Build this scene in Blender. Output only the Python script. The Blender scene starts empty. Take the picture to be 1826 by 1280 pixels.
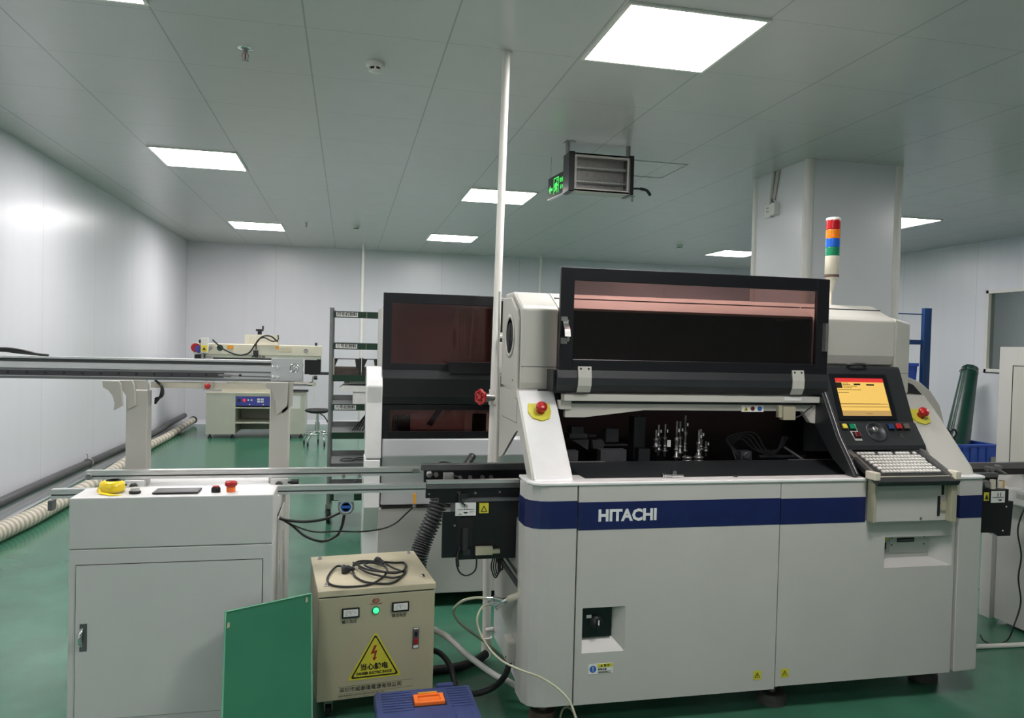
import bpy, bmesh, math, random
from mathutils import Vector, Matrix
random.seed(7)
sc = bpy.context.scene
C = bpy.context.collection

# ---------------------------------------------------------------- camera
FOC, PX, PY, EYE = 1337.0, 913.0, 640.0, 1.5
_Y = Vector((620 - PX, 603 - PY, FOC)).normalized()
_X = Vector((7000 - PX, 765 - PY, FOC)); _X = (_X - _X.dot(_Y) * _Y).normalized()
_Z = _X.cross(_Y)
RW = Matrix((_X, _Y, _Z))                     # camera (x right, y down, z forward) to world
def at(px, py, y):
    """the point at depth y of the room on the line of sight of a spot of the photograph"""
    d = RW @ Vector((px - PX, py - PY, FOC)); t = y / d.y
    return Vector((d.x * t, y, d.z * t + EYE))
def atz(px, py, z):
    d = RW @ Vector((px - PX, py - PY, FOC)); t = (z - EYE) / d.z
    return Vector((d.x * t, d.y * t, z))
def atx(px, py, x):
    d = RW @ Vector((px - PX, py - PY, FOC)); t = x / d.x
    return Vector((x, d.y * t, d.z * t + EYE))
cam = bpy.data.cameras.new('camera'); co = bpy.data.objects.new('camera', cam); C.objects.link(co)
cam.sensor_fit = 'HORIZONTAL'; cam.sensor_width = 36; cam.lens = 36 * FOC / 1826
cam.clip_start = .05
m3 = Matrix((RW @ Vector((1, 0, 0)), RW @ Vector((0, -1, 0)), RW @ Vector((0, 0, -1)))).transposed()
co.matrix_world = Matrix.Translation((0, 0, EYE)) @ m3.to_4x4()
sc.camera = co

# ---------------------------------------------------------------- world, light, exposure
w = bpy.data.worlds.new('world'); sc.world = w; w.use_nodes = True
w.node_tree.nodes['Background'].inputs[0].default_value = (.55, .6, .6, 1)
w.node_tree.nodes['Background'].inputs[1].default_value = .05
sc.view_settings.view_transform = 'Standard'; sc.view_settings.look = 'None'
sc.view_settings.gamma = 1; sc.view_settings.use_curve_mapping = False
sc.view_settings.exposure = 0.0
LAMP = 36.5                                    # strength of the ceiling panels

# ---------------------------------------------------------------- materials
def S(r, g, b):
    f = lambda c: (c / 255 / 12.92) if c <= 10 else ((c / 255 + .055) / 1.055) ** 2.4
    return (f(r), f(g), f(b), 1)
def mat(name, col, rough=.5, metal=0., spec=.5, noise=.04, nscale=6., emit=None, estr=0., coat=0., bump=0., bscale=60., stretch=None):
    m = bpy.data.materials.new(name); m.use_nodes = True
    nt = m.node_tree; b = nt.nodes['Principled BSDF']
    b.inputs['Roughness'].default_value = rough; b.inputs['Metallic'].default_value = metal
    b.inputs['Specular IOR Level'].default_value = spec
    b.inputs['Coat Weight'].default_value = coat; b.inputs['Coat Roughness'].default_value = .12
    tc = nt.nodes.new('ShaderNodeTexCoord'); mp = nt.nodes.new('ShaderNodeMapping')
    nt.links.new(tc.outputs['Object'], mp.inputs[0])
    if stretch: mp.inputs['Scale'].default_value = stretch
    n = nt.nodes.new('ShaderNodeTexNoise'); n.inputs['Scale'].default_value = nscale; n.inputs['Detail'].default_value = 5
    nt.links.new(mp.outputs[0], n.inputs['Vector'])
    mx = nt.nodes.new('ShaderNodeMix'); mx.data_type = 'RGBA'
    mx.inputs[6].default_value = tuple(max(0, c * (1 - noise * 2.2)) for c in col[:3]) + (1,)
    mx.inputs[7].default_value = tuple(min(1, c * (1 + noise * 2.2)) for c in col[:3]) + (1,)
    nt.links.new(n.outputs[0], mx.inputs[0]); nt.links.new(mx.outputs[2], b.inputs['Base Color'])
    if emit:
        b.inputs['Emission Color'].default_value = emit; b.inputs['Emission Strength'].default_value = estr
    if bump:
        n2 = nt.nodes.new('ShaderNodeTexNoise'); n2.inputs['Scale'].default_value = bscale
        nt.links.new(mp.outputs[0], n2.inputs['Vector'])
        bp = nt.nodes.new('ShaderNodeBump'); bp.inputs['Strength'].default_value = bump; bp.inputs['Distance'].default_value = .01
        nt.links.new(n2.outputs[0], bp.inputs['Height']); nt.links.new(bp.outputs[0], b.inputs['Normal'])
    return m
def seams(m, axes, dark=.45):
    """thin joints at fixed spacing: axes = [(axis, first, pitch, width)] in metres"""
    nt = m.node_tree; b = nt.nodes['Principled BSDF']; L = nt.links
    geo = nt.nodes.new('ShaderNodeNewGeometry'); sp = nt.nodes.new('ShaderNodeSeparateXYZ'); L.new(geo.outputs['Position'], sp.inputs[0])
    def M(op, a, bb=None):
        q = nt.nodes.new('ShaderNodeMath'); q.operation = op
        for i, v in enumerate((a, bb)):
            if v is None: continue
            if isinstance(v, (int, float)): q.inputs[i].default_value = v
            else: L.new(v, q.inputs[i])
        return q.outputs[0]
    tot = None
    for ax, x0, p, wd in axes:
        v = M('DIVIDE', M('SUBTRACT', sp.outputs[ax], x0), p)
        d = M('MULTIPLY', M('ABSOLUTE', M('SUBTRACT', M('FRACT', M('ADD', v, .5)), .5)), p)
        k = M('LESS_THAN', d, wd / 2)
        tot = k if tot is None else M('MAXIMUM', tot, k)
    src = b.inputs['Base Color'].links[0].from_socket
    mx = nt.nodes.new('ShaderNodeMix'); mx.data_type = 'RGBA'; mx.blend_type = 'MULTIPLY'
    L.new(M('MULTIPLY', tot, 1.0), mx.inputs[0]); L.new(src, mx.inputs[6]); mx.inputs[7].default_value = (dark, dark, dark, 1)
    L.new(mx.outputs[2], b.inputs['Base Color'])
    return m
def glass(name, tint, gloss=.06, rough=.03):
    m = bpy.data.materials.new(name); m.use_nodes = True; nt = m.node_tree
    for n in list(nt.nodes):
        if n.type == 'BSDF_PRINCIPLED': nt.nodes.remove(n)
    t = nt.nodes.new('ShaderNodeBsdfTransparent'); t.inputs[0].default_value = tint
    g = nt.nodes.new('ShaderNodeBsdfGlossy'); g.inputs['Roughness'].default_value = rough
    g.inputs[0].default_value = (.9, .85, .85, 1)
    n = nt.nodes.new('ShaderNodeTexNoise'); n.inputs['Scale'].default_value = 9
    fr = nt.nodes.new('ShaderNodeFresnel'); fr.inputs[0].default_value = 1.45
    mu = nt.nodes.new('ShaderNodeMath'); mu.operation = 'MULTIPLY_ADD'; mu.inputs[1].default_value = gloss / .04 * .8
    ma = nt.nodes.new('ShaderNodeMath'); ma.operation = 'MULTIPLY'; ma.inputs[1].default_value = .015
    nt.links.new(n.outputs[0], ma.inputs[0]); nt.links.new(ma.outputs[0], mu.inputs[2]); nt.links.new(fr.outputs[0], mu.inputs[0])
    ge = nt.nodes.new('ShaderNodeNewGeometry'); iv = nt.nodes.new('ShaderNodeMath'); iv.operation = 'SUBTRACT'; iv.inputs[0].default_value = 1
    nt.links.new(ge.outputs['Backfacing'], iv.inputs[1])
    mf = nt.nodes.new('ShaderNodeMath'); mf.operation = 'MULTIPLY'; mf.use_clamp = True
    nt.links.new(mu.outputs[0], mf.inputs[0]); nt.links.new(iv.outputs[0], mf.inputs[1])
    mx = nt.nodes.new('ShaderNodeMixShader'); nt.links.new(mf.outputs[0], mx.inputs[0])
    nt.links.new(t.outputs[0], mx.inputs[1]); nt.links.new(g.outputs[0], mx.inputs[2])
    nt.links.new(mx.outputs[0], nt.nodes['Material Output'].inputs[0])
    return m
M = {}
M['wall'] = seams(mat('white_wall_panel', (.72, .722, .76, 1), .30, spec=.5, noise=.015, bump=.04, bscale=3, stretch=(1, 1, .08)), [(0, -1.22, 1.42, .008), (1, 7.4, 1.4, .008)], .8)
M['ceil'] = seams(mat('ceiling_panel', (.545, .545, .54, 1), .24, spec=.45, noise=.015), [(0, -.237, .7145, .009), (1, 3.22, .71, .004)], .7)
M['floor'] = mat('green_epoxy_floor', (.05, .175, .108, 1), .2, spec=.5, noise=.22, nscale=2.4, bump=.05, bscale=5)
M['white'] = mat('white_powder_coat', (.60, .60, .585, 1), .4, noise=.02)
M['whitegrey'] = mat('light_grey_paint', (.52, .51, .48, 1), .42, noise=.03, nscale=4)
M['hood'] = mat('warm_grey_plastic', (.50, .49, .44, 1), .38, noise=.02)
M['gloss'] = mat('glossy_white_plastic', (.80, .80, .79, 1), .22, noise=.03, nscale=12, bump=.12, bscale=14)
M['column'] = mat('column_panel', (.70, .71, .73, 1), .25, noise=.015)
M['pvc'] = mat('white_pvc', (.72, .71, .66, 1), .35, noise=.03)
M['black'] = mat('black_paint', (.006, .006, .008, 1), .32, noise=.1)
M['satin'] = mat('dark_grey_plastic', (.022, .024, .026, 1), .42, noise=.08)
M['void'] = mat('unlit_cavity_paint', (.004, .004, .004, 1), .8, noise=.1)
M['rubber'] = mat('black_rubber', (.010, .012, .012, 1), .5, noise=.1)
M['alu'] = mat('brushed_aluminium', (.76, .76, .75, 1), .3, metal=.85, noise=.05, nscale=8, stretch=(.3, 10, 10))
M['aludark'] = mat('grey_steel_rail', (.16, .16, .165, 1), .4, metal=.6, noise=.1, nscale=20)
M['chrome'] = mat('chrome', (.75, .75, .75, 1), .14, metal=1, noise=.03)
M['steel'] = mat('worn_steel', (.35, .34, .33, 1), .35, metal=.8, noise=.15, nscale=30)
M['blue'] = mat('deep_blue_stripe', (.008, .015, .085, 1), .3, noise=.12, nscale=20)
M['beige'] = mat('beige_sheet_metal', (.42, .395, .27, 1), .42, noise=.04, nscale=7)
M['beigelid'] = mat('worn_beige_lid', (.55, .50, .35, 1), .38, noise=.14, nscale=9)
M['cream'] = mat('cream_enamel', (.66, .62, .50, 1), .35, noise=.03)
M['greyolive'] = mat('pale_olive_enamel', (.50, .51, .42, 1), .4, noise=.03)
M['olive'] = mat('olive_beige_plastic', (.40, .38, .27, 1), .45, noise=.05)
M['dimmetal'] = mat('machine_grey_parts', (.045, .045, .05, 1), .5, noise=.2, nscale=30)
M['hoserib'] = mat('brownish_hose_rib', (.42, .37, .29, 1), .5, noise=.06)
M['red'] = mat('red_plastic', (.42, .012, .014, 1), .3, noise=.05)
M['darkred'] = mat('dark_red_plastic', (.12, .006, .01, 1), .3, noise=.05)
M['yellow'] = mat('yellow_plastic', (.78, .62, .05, 1), .4, noise=.04)
M['label_y'] = mat('yellow_sticker', (.60, .56, .045, 1), .5, noise=.08, nscale=25)
M['tape'] = mat('yellow_tape', (.85, .62, .02, 1), .3, noise=.05)
M['orange'] = mat('orange_plastic', (.95, .19, .03, 1), .35, noise=.05)
M['amber'] = mat('amber_plastic', (.75, .33, .03, 1), .3, noise=.05)
M['bluebox'] = mat('blue_crate_plastic', (.03, .09, .48, 1), .35, noise=.08)
M['toolblue'] = mat('slate_blue_plastic', (.042, .06, .17, 1), .42, noise=.22, nscale=10)
M['rackblue'] = mat('blue_rack_paint', (.006, .035, .12, 1), .4, noise=.05)
M['greenboard'] = mat('green_fibre_sheet', (.036, .19, .105, 1), .3, noise=.12, nscale=3)
M['greenedge'] = mat('pale_green_edge', (.15, .42, .26, 1), .4, noise=.1)
M['mat_green'] = mat('dark_green_rubber_mat', (.006, .048, .032, 1), .34, noise=.12, nscale=4)
M['shelfgreen'] = mat('shelf_green_liner', (.004, .035, .016, 1), .4, noise=.1)
M['paper'] = mat('white_sticker', (.75, .75, .72, 1), .55, noise=.06, nscale=40)
M['ink'] = mat('black_ink', (.01, .01, .01, 1), .6)
M['inkred'] = mat('red_ink', (.30, .03, .02, 1), .6)
M['inkblue'] = mat('blue_ink', (.02, .12, .42, 1), .5)
M['inkwhite'] = mat('white_ink', (.72, .73, .72, 1), .45)
M['floortape'] = mat('tan_dust', (.2, .17, .13, 1), .8, noise=.3)
M['tubing'] = mat('clear_yellowish_tube', (.42, .42, .30, 1), .25, noise=.06)
M['hosewhite'] = mat('ribbed_cream_hose', (.66, .62, .52, 1), .5, noise=.06)
M['postgrey'] = mat('grey_post_paint', (.22, .23, .23, 1), .35, metal=.3, noise=.08)
M['pipegrey'] = mat('dark_grey_pipe', (.05, .05, .055, 1), .35, noise=.08)
M['brown'] = mat('brown_plastic_rolls', (.10, .075, .06, 1), .5, noise=.2, nscale=30)
M['wood'] = mat('rusty_footing', (.09, .06, .045, 1), .8, noise=.3, nscale=20)
M['padgrey'] = mat('cast_iron_pad', (.06, .058, .052, 1), .7, noise=.3, nscale=30)
M['lamp'] = mat('lamp_diffuser', (.9, .9, .9, 1), .6, emit=(1, .955, .955, 1), estr=LAMP)
M['led'] = mat('green_pilot_light', (.1, .8, .3, 1), .3, emit=(.03, 1, .25, 1), estr=1.6)
M['sign'] = mat('green_sign_symbols', (.1, .8, .2, 1), .4, emit=(.06, 1, .12, 1), estr=1.1)
M['scr_y'] = mat('yellow_screen', (.1, .08, .03, 1), .3, emit=(1, .62, .14, 1), estr=.85)
M['scr_y2'] = mat('tan_screen', (.1, .08, .03, 1), .3, emit=(.75, .45, .15, 1), estr=.62)
M['scr_r'] = mat('red_screen_bar', (.1, .02, .02, 1), .3, emit=(.75, .03, .03, 1), estr=.9)
M['scr_k'] = mat('dark_screen_text', (.02, .015, .005, 1), .4)
M['scr_b'] = mat('blue_screen', (.02, .1, .5, 1), .3, emit=(.03, .16, .95, 1), estr=.9)
M['lens_r'] = mat('red_lens', (.42, .01, .015, 1), .15, noise=.1)
M['lens_o'] = mat('orange_lens', (.85, .22, .015, 1), .15, noise=.1)
M['lens_b'] = mat('blue_lens', (.015, .12, .55, 1), .15, noise=.1)
M['lens_g'] = mat('green_lens', (.01, .22, .10, 1), .15, noise=.1)
M['panelblue'] = mat('blue_control_face', (.06, .07, .36, 1), .4, noise=.08)
M['visor'] = glass('pink_tinted_acrylic', (.70, .53, .51, 1))
M['pane'] = glass('window_glass', (.66, .71, .69, 1), .06)

# ---------------------------------------------------------------- geometry helpers
class MB:
    def __init__(s): s.v = []; s.f = []; s.m = []; s.sm = []
    def add(s, vs, fs, mi=0, smooth=False):
        n = len(s.v); s.v += [Vector(v) for v in vs]
        for f in fs: s.f.append([n + i for i in f]); s.m.append(mi); s.sm.append(smooth)
        return s
    def box(s, x0, x1, y0, y1, z0, z1, mi=0):
        v = [(x, y, z) for z in (z0, z1) for y in (y0, y1) for x in (x0, x1)]
        return s.add(v, [(0, 2, 3, 1), (4, 5, 7, 6), (0, 1, 5, 4), (2, 6, 7, 3), (0, 4, 6, 2), (1, 3, 7, 5)], mi)
    def prism(s, poly, axis, a, b, mi=0, smooth=False):
        n = len(poly); area = sum(poly[i][0] * poly[(i + 1) % n][1] - poly[(i + 1) % n][0] * poly[i][1] for i in range(n))
        if area < 0: poly = poly[::-1]
        def P(p, t):
            return {'x': (t, p[0], p[1]), 'y': (p[0], t, p[1]), 'z': (p[0], p[1], t)}[axis]
        v = [P(p, a) for p in poly] + [P(p, b) for p in poly]
        sd = [(i, (i + 1) % n, n + (i + 1) % n, n + i) for i in range(n)]
        if axis == 'y': sd = [f[::-1] for f in sd]
        s.add(v, sd, mi, smooth)
        lo, hi = tuple(range(n))[::-1], tuple(range(n, 2 * n))
        if axis == 'y': lo, hi = lo[::-1], hi[::-1]
        return s.add(v, [lo, hi], mi)
    def tube(s, pts, r, seg=10, mi=0, cap=True, closed=False):
        pts = [Vector(p) for p in pts]; n = len(pts)
        rr = r if isinstance(r, (list, tuple)) else [r] * n
        T = []
        for i in range(n):
            a = pts[(i - 1) % n] if (i or closed) else pts[0]; b = pts[(i + 1) % n] if (i < n - 1 or closed) else pts[-1]
            d = (b - a); T.append(d.normalized() if d.length > 1e-9 else Vector((0, 0, 1)))
        u = T[0].orthogonal().normalized(); vs = []
        for i in range(n):
            u = (u - u.dot(T[i]) * T[i]); u = u.normalized() if u.length > 1e-6 else T[i].orthogonal().normalized()
            w_ = T[i].cross(u)
            for k in range(seg):
                t = 2 * math.pi * k / seg; vs.append(pts[i] + rr[i] * (math.cos(t) * u + math.sin(t) * w_))
        fs = [(i * seg + k, i * seg + (k + 1) % seg, ((i + 1) % n) * seg + (k + 1) % seg, ((i + 1) % n) * seg + k)
              for i in range(n if closed else n - 1) for k in range(seg)]
        s.add(vs, fs, mi, True)
        if cap and not closed: s.add(vs, [tuple(range(seg))[::-1], tuple(range((n - 1) * seg, n * seg))], mi)
        return s
    def cyl(s, p0, p1, r, r2=None, seg=20, mi=0):
        return s.tube([p0, p1], [r, r if r2 is None else r2], seg, mi)
    def lathe(s, o, ax, prof, seg=24, mi=0):
        """prof = [(radius, distance along ax)]"""
        o = Vector(o); ax = Vector(ax).normalized(); u = ax.orthogonal().normalized(); w_ = ax.cross(u); vs = []
        for r, h in prof:
            for k in range(seg):
                t = 2 * math.pi * k / seg; vs.append(o + ax * h + max(r, 1e-5) * (math.cos(t) * u + math.sin(t) * w_))
        n = len(prof)
        s.add(vs, [(i * seg + k, i * seg + (k + 1) % seg, (i + 1) * seg + (k + 1) % seg, (i + 1) * seg + k) for i in range(n - 1) for k in range(seg)], mi, True)
        return s.add(vs, [tuple(range(seg))[::-1], tuple(range((n - 1) * seg, n * seg))], mi)
    def quad(s, a, b, c, d, mi=0): return s.add([a, b, c, d], [(0, 1, 2, 3)], mi)
def spline(P, k=8):
    """smooth curve through points"""
    P = [Vector(p) for p in P]; Q = [2 * P[0] - P[1]] + P + [2 * P[-1] - P[-2]]; out = []
    for i in range(1, len(Q) - 2):
        a, b, c, d = Q[i - 1:i + 3]
        for j in range(k):
            t = j / k
            out.append(.5 * ((2 * b) + (c - a) * t + (2 * a - 5 * b + 4 * c - d) * t * t + (-a + 3 * b - 3 * c + d) * t ** 3))
    return out + [P[-1]]
def link(name, mb, mats, parent=None, org=(0, 0, 0), bev=0., label=None, flat=False):
    me = bpy.data.meshes.new(name); o = Vector(org)
    me.from_pydata([v - o for v in mb.v], [], mb.f); me.update()
    for m in (mats if isinstance(mats, (list, tuple)) else [mats]): me.materials.append(M[m] if isinstance(m, str) else m)
    for p, mi, sm in zip(me.polygons, mb.m, mb.sm): p.material_index = mi; p.use_smooth = sm
    bm = bmesh.new(); bm.from_mesh(me)
    if bev:
        bmesh.ops.remove_doubles(bm, verts=bm.verts, dist=1e-5)
    bmesh.ops.recalc_face_normals(bm, faces=bm.faces); bm.to_mesh(me); bm.free()
    ob = bpy.data.objects.new(name, me); C.objects.link(ob)
    if bev:
        b = ob.modifiers.new('edge', 'BEVEL'); b.width = bev; b.segments = 2; b.limit_method = 'ANGLE'; b.angle_limit = math.radians(40)
    if parent: ob.parent = parent
    if label: ob['label'] = label
    return ob
def tag(o, label, cat, group=None):
    o['label'] = label; o['category'] = cat
    if group: o['group'] = group
    return o
class Thing:
    """an Empty at the thing's base; parts are given in room coordinates (or the thing's own when local=True)"""
    def __init__(s, name, label, cat, loc=(0, 0, 0), rz=0, group=None, local=False):
        s.e = bpy.data.objects.new(name, None); C.objects.link(s.e); s.e.empty_display_size = .1
        s.e.location = loc; s.e.rotation_euler = (0, 0, rz); s.loc = Vector((0, 0, 0)) if local else Vector(loc)
        tag(s.e, label, cat, group)
    def part(s, name, mb, mats, parent=None, bev=0., label=None):
        return link(name, mb, mats, parent or s.e, s.loc, bev, label)
    def each(s, name, mbs, mats, parent=None, bev=0., label=None):
        for q in mbs: s.part(name, q, mats, parent, bev, label)
    def text(s, name, body, pos, size, m, parent=None, rot=(math.pi / 2, 0, 0), ax='CENTER', bold=0., sx=1., ex=.0004):
        cu = bpy.data.curves.new(name, 'FONT'); cu.body = body; cu.size = size; cu.align_x = ax; cu.align_y = 'CENTER'
        cu.extrude = ex; cu.offset = bold; cu.resolution_u = 2
        cu.materials.append(M[m]); o = bpy.data.objects.new(name, cu); C.objects.link(o)
        me = bpy.data.meshes.new_from_object(o); me.name = name          # the lettering as a mesh
        bpy.data.objects.remove(o)
        o = bpy.data.objects.new(name, me); C.objects.link(o)
        o.parent = parent or s.e; o.location = Vector(pos) - s.loc; o.rotation_euler = rot; o.scale = (sx, 1, 1)
        return o
def solo(name, mb, mats, label, cat, group=None, org=None, bev=0.):
    if org is None:
        org = (sum(v.x for v in mb.v) / len(mb.v), sum(v.y for v in mb.v) / len(mb.v), min(v.z for v in mb.v))
    o = link(name, mb, mats, None, org, bev); o.location = org
    return tag(o, label, cat, group)
def struct(name, mb, mats, bev=0., parent=None):
    o = link(name, mb, mats, parent, (0, 0, 0), bev)
    if not parent: o['kind'] = 'structure'
    return o

# ---------------------------------------------------------------- the room
XL, XR, YB, YF, ZC = -2.65, 8.5, 13.4, -3.2, 3.05
struct('floor', MB().box(XL - .1, 11.5, YF - .1, YB + .1, -.1, 0), 'floor')
struct('ceiling', MB().box(XL - .1, 11.5, YF - .1, YB + .1, ZC, ZC + .1), 'ceil')
struct('wall_left', MB().box(XL - .1, XL, YF, YB, 0, ZC), 'wall')
struct('wall_back', MB().box(XL - .1, 11.5, YB, YB + .1, 0, ZC), 'wall')
struct('wall_front', MB().box(XL - .1, 11.5, YF - .1, YF, 0, ZC), 'wall')
wy0, wy1, wz0, wz1 = 6.4, 8.62, 1.26, 2.37                # the window's opening in the wall
b = MB().box(XR, XR + .08, YF, wy0, 0, ZC).box(XR, XR + .08, wy1, YB, 0, ZC).box(XR, XR + .08, wy0, wy1, 0, wz0).box(XR, XR + .08, wy0, wy1, wz1, ZC)
struct('wall_right', b, 'wall')
struct('wall_beyond', MB().box(11.4, 11.5, YF, YB, 0, ZC), 'wall')
fr = MB()
t = .045
fr.box(XR - .015, XR + .09, wy1 - t, wy1, wz0, wz1).box(XR - .015, XR + .09, wy0, wy0 + t, wz0, wz1)
fr.box(XR - .015, XR + .09, wy0, wy1, wz0, wz0 + t).box(XR - .015, XR + .09, wy0, wy1, wz1 - t, wz1)
wf = struct('window_1', fr, 'pvc', .004)
struct('window_pane', MB().box(XR + .03, XR + .036, wy0 + t, wy1 - t, wz0 + t, wz1 - t), 'pane', parent=wf)
# column with rounded aluminium corner trims
cx0, cx1, cy0, cy1 = 3.62, 4.49, 5.46, 6.28
col = struct('column', MB().box(cx0, cx1, cy0, cy1, 0, ZC), 'column')
for nm, (x, y) in (('trim_1', (cx0, cy0)), ('trim_2', (cx0, cy1)), ('trim_3', (cx1, cy0))):
    struct(nm, MB().cyl((x + (.02 if x == cx0 else -.02), y + (.02 if y == cy0 else -.02), 0), (x + (.02 if x == cx0 else -.02), y + (.02 if y == cy0 else -.02), ZC), .042, seg=24), 'pvc')
struct('baseboard_left', MB().prism([(XL, 0), (XL + .05, 0), (XL + .02, .02), (XL + .006, .06), (XL, .07)], 'y', YF, YB), 'wall')
struct('baseboard_back', MB().prism([(YB, 0), (YB - .05, 0), (YB - .02, .02), (YB - .006, .06), (YB, .07)], 'x', XL, XR), 'wall')

# ---------------------------------------------------------------- ceiling lights
def ceiling_light(x, y, label, first=[]):
    if not first:
        t = Thing('ceiling_light', label, 'light', (x, y, ZC), 0, 'square ceiling panel lights', local=True)
        f = MB()
        for a, b_, c_, d_ in ((-.357, -.34, -.355, .355), (.34, .357, -.355, .355), (-.34, .34, -.355, -.338), (-.34, .34, .338, .355)):
            f.box(a, b_, c_, d_, -.012, -.0005)
        t.part('frame', f, 'pvc')
        t.part('diffuser', MB().box(-.34, .34, -.338, .338, -.006, -.001), 'lamp')
        first.append(t.e); return
    r = first[0].copy(); C.objects.link(r); r.location = (x, y, ZC); r['label'] = label
    for ch in first[0].children:
        c = ch.copy(); C.objects.link(c); c.parent = r
ceiling_light(1.562, 3.577, 'biggest square ceiling light, above the large placement machine')
ceiling_light(-1.30, 3.50, 'ceiling light cut off by the top edge of the picture')
ceiling_light(-1.30, 7.09, 'ceiling light between the side wall and the first sprinkler, nearer of two')
ceiling_light(-1.27, 11.12, 'small bright ceiling light above the cream screen printer')
ceiling_light(1.53, 7.86, 'ceiling light crossed by the tall white pipe')
ceiling_light(1.50, 11.27, 'small far ceiling light beside the far smoke detector')
ceiling_light(6.35, 7.81, 'ceiling light half hidden behind the square column, above the window wall')
ceiling_light(6.15, 11.25, 'farther ceiling light just beside the column, beyond it')
ceiling_light(1.56, 1.44, 'unseen ceiling light added behind the top edge, over the front of the large machine')  # added out of view to brighten the ledge and machine fronts
ceiling_light(-1.30, -.69, 'ceiling light behind the viewpoint, over the aisle by the side wall')
ceiling_light(6.35, 3.60, 'ceiling light outside the picture, before the square column on the window side')
ceiling_light(10.2, 9.3, 'unseen ceiling light added in the room beyond the window')  # unseen lamp put in to lighten the view through the pane

# ================================================================ the big placement machine
m1 = Thing('placement_machine', 'large light grey component placement machine with blue stripe and tinted visor, keyboard and lit screen', 'machine', (1.7, 3.1, 0))
FY = 2.74                                              # its front face
ZB, ZT = .115, .957
def stripe(poly, z0, z1, parent):
    return m1.part('stripe', MB().prism(poly, 'z', z0, z1), 'blue', parent, label='deep blue painted stripe')
# corner panel with the rounded edge
cp = [(.874, FY), (.765, FY), (.73, FY + .006), (.70, FY + .025), (.682, FY + .06), (.680, FY + .15), (.874, FY + .15)]
c1 = m1.part('corner_panel', MB().prism(cp, 'z', ZB - .01, ZT), 'whitegrey', bev=.003)
stripe([(.874, FY - .0012), (.765, FY - .0012), (.73, FY + .0048), (.6993, FY + .0243), (.6808, FY + .0595), (.6788, FY + .15), (.69, FY + .15), (.874, FY + .01)], .793, .899, c1)
c2p = [(2.604, FY), (2.722, FY + .004), (2.735, FY + .02), (2.735, FY + .15), (2.604, FY + .15)]
c2 = m1.part('corner_panel', MB().prism(c2p, 'z', ZB, ZT), 'whitegrey', bev=.003)
stripe([(2.6035, FY - .0012), (2.722, FY + .0028), (2.7362, FY + .0195), (2.7362, FY + .15), (2.6035, FY + .1)], .788, .886, c2)
# front panels; each has a recess
def holed(x0, x1, z0, z1, hx0, hx1, hz0, hz1, mb, y=FY, th=.02):
    mb.box(x0, hx0, y, y + th, z0, z1).box(hx1, x1, y, y + th, z0, z1).box(hx0, hx1, y, y + th, z0, hz0).box(hx0, hx1, y, y + th, hz1, z1)
def funnel(mb, o, i, y0, y1, mi=0):
    a = [(o[0], y0, o[2]), (o[1], y0, o[2]), (o[1], y0, o[3]), (o[0], y0, o[3])]
    c = [(i[0], y1, i[2]), (i[1], y1, i[2]), (i[1], y1, i[3]), (i[0], y1, i[3])]
    mb.add(a + c, [(k, (k + 1) % 4, 4 + (k + 1) % 4, 4 + k) for k in range(4)] + [(4, 5, 6, 7)], mi)
h1 = (.906, 1.081, .306, .482); h2 = (2.237, 2.573, .585, .715)
b = MB(); holed(.879, 1.7385, ZB - .01, ZT, *h1, b); funnel(b, h1, (.916, 1.037, .355, .474), FY + .001, FY + .045)
f1 = m1.part('front_panel', b, 'whitegrey')
stripe([(.879, FY - .0012), (1.7385, FY - .0012), (1.7385, FY + .004), (.879, FY + .004)], .785, .893, f1)
m1.text('logo_lettering', 'HITACHI', (1.079, FY - .002, .838), .062, 'inkwhite', f1, bold=.0026, sx=1.0)
# isolator switch in the recess
b = MB().box(.917, 1.036, FY + .030, FY + .0445, .356, .473)
sw = m1.part('power_switch', b, 'black', f1, label='black rotary power switch in a square recess')
b = MB().lathe((.972, FY + .030, .415), (0, -1, 0), [(.026, 0), (.026, .008), (.020, .010), (.018, .024), (0, .024)])
b.box(.966, .978, FY - .001, FY + .008, .394, .436)
m1.part('switch_knob', b, 'rubber', sw)
m1.part('dial_mark', MB().box(.970, .975, FY - .003, FY, .413, .432).box(.932, .952, FY + .027, FY + .030, .432, .444), 'paper', sw)
b = MB(); holed(1.742, 2.585, ZB, .79, *h2, b); b.box(1.742, 2.138, FY, FY + .02, .79, ZT)
funnel(b, h2, (2.245, 2.50, .612, .712), FY + .001, FY + .052)
f2 = m1.part('front_panel', b, 'whitegrey')
stripe([(1.742, FY - .0012), (2.137, FY - .0012), (2.137, FY + .004), (1.742, FY + .004)], .784, .890, f2)
b = MB().box(2.300, 2.485, FY + .047, FY + .0515, .635, .705)
dd = m1.part('disk_drive', b, 'whitegrey', f2)
m1.part('slot', MB().box(2.335, 2.42, FY + .044, FY + .048, .680, .698), 'ink', dd)
m1.part('slot_bar', MB().box(2.340, 2.415, FY + .042, FY + .0445, .687, .690), 'steel', dd)
b = MB()
for x, z in ((2.31, .70), (2.472, .70), (2.31, .668), (2.472, .668)): b.lathe((x, FY + .047, z), (0, -1, 0), [(.0035, 0), (.0025, .002)], 8)
m1.part('screw', b, 'ink', dd)
po = m1.part('port_plate', MB().box(2.258, 2.292, FY + .046, FY + .050, .69, .700), 'label_y', f2)
m1.part('port', MB().box(2.270, 2.280, FY + .043, FY + .050, .652, .680), 'rubber', f2)
m1.part('switch', MB().box(2.265, 2.295, FY + .037, FY + .050, .702, .711), 'ink', f2)
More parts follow.
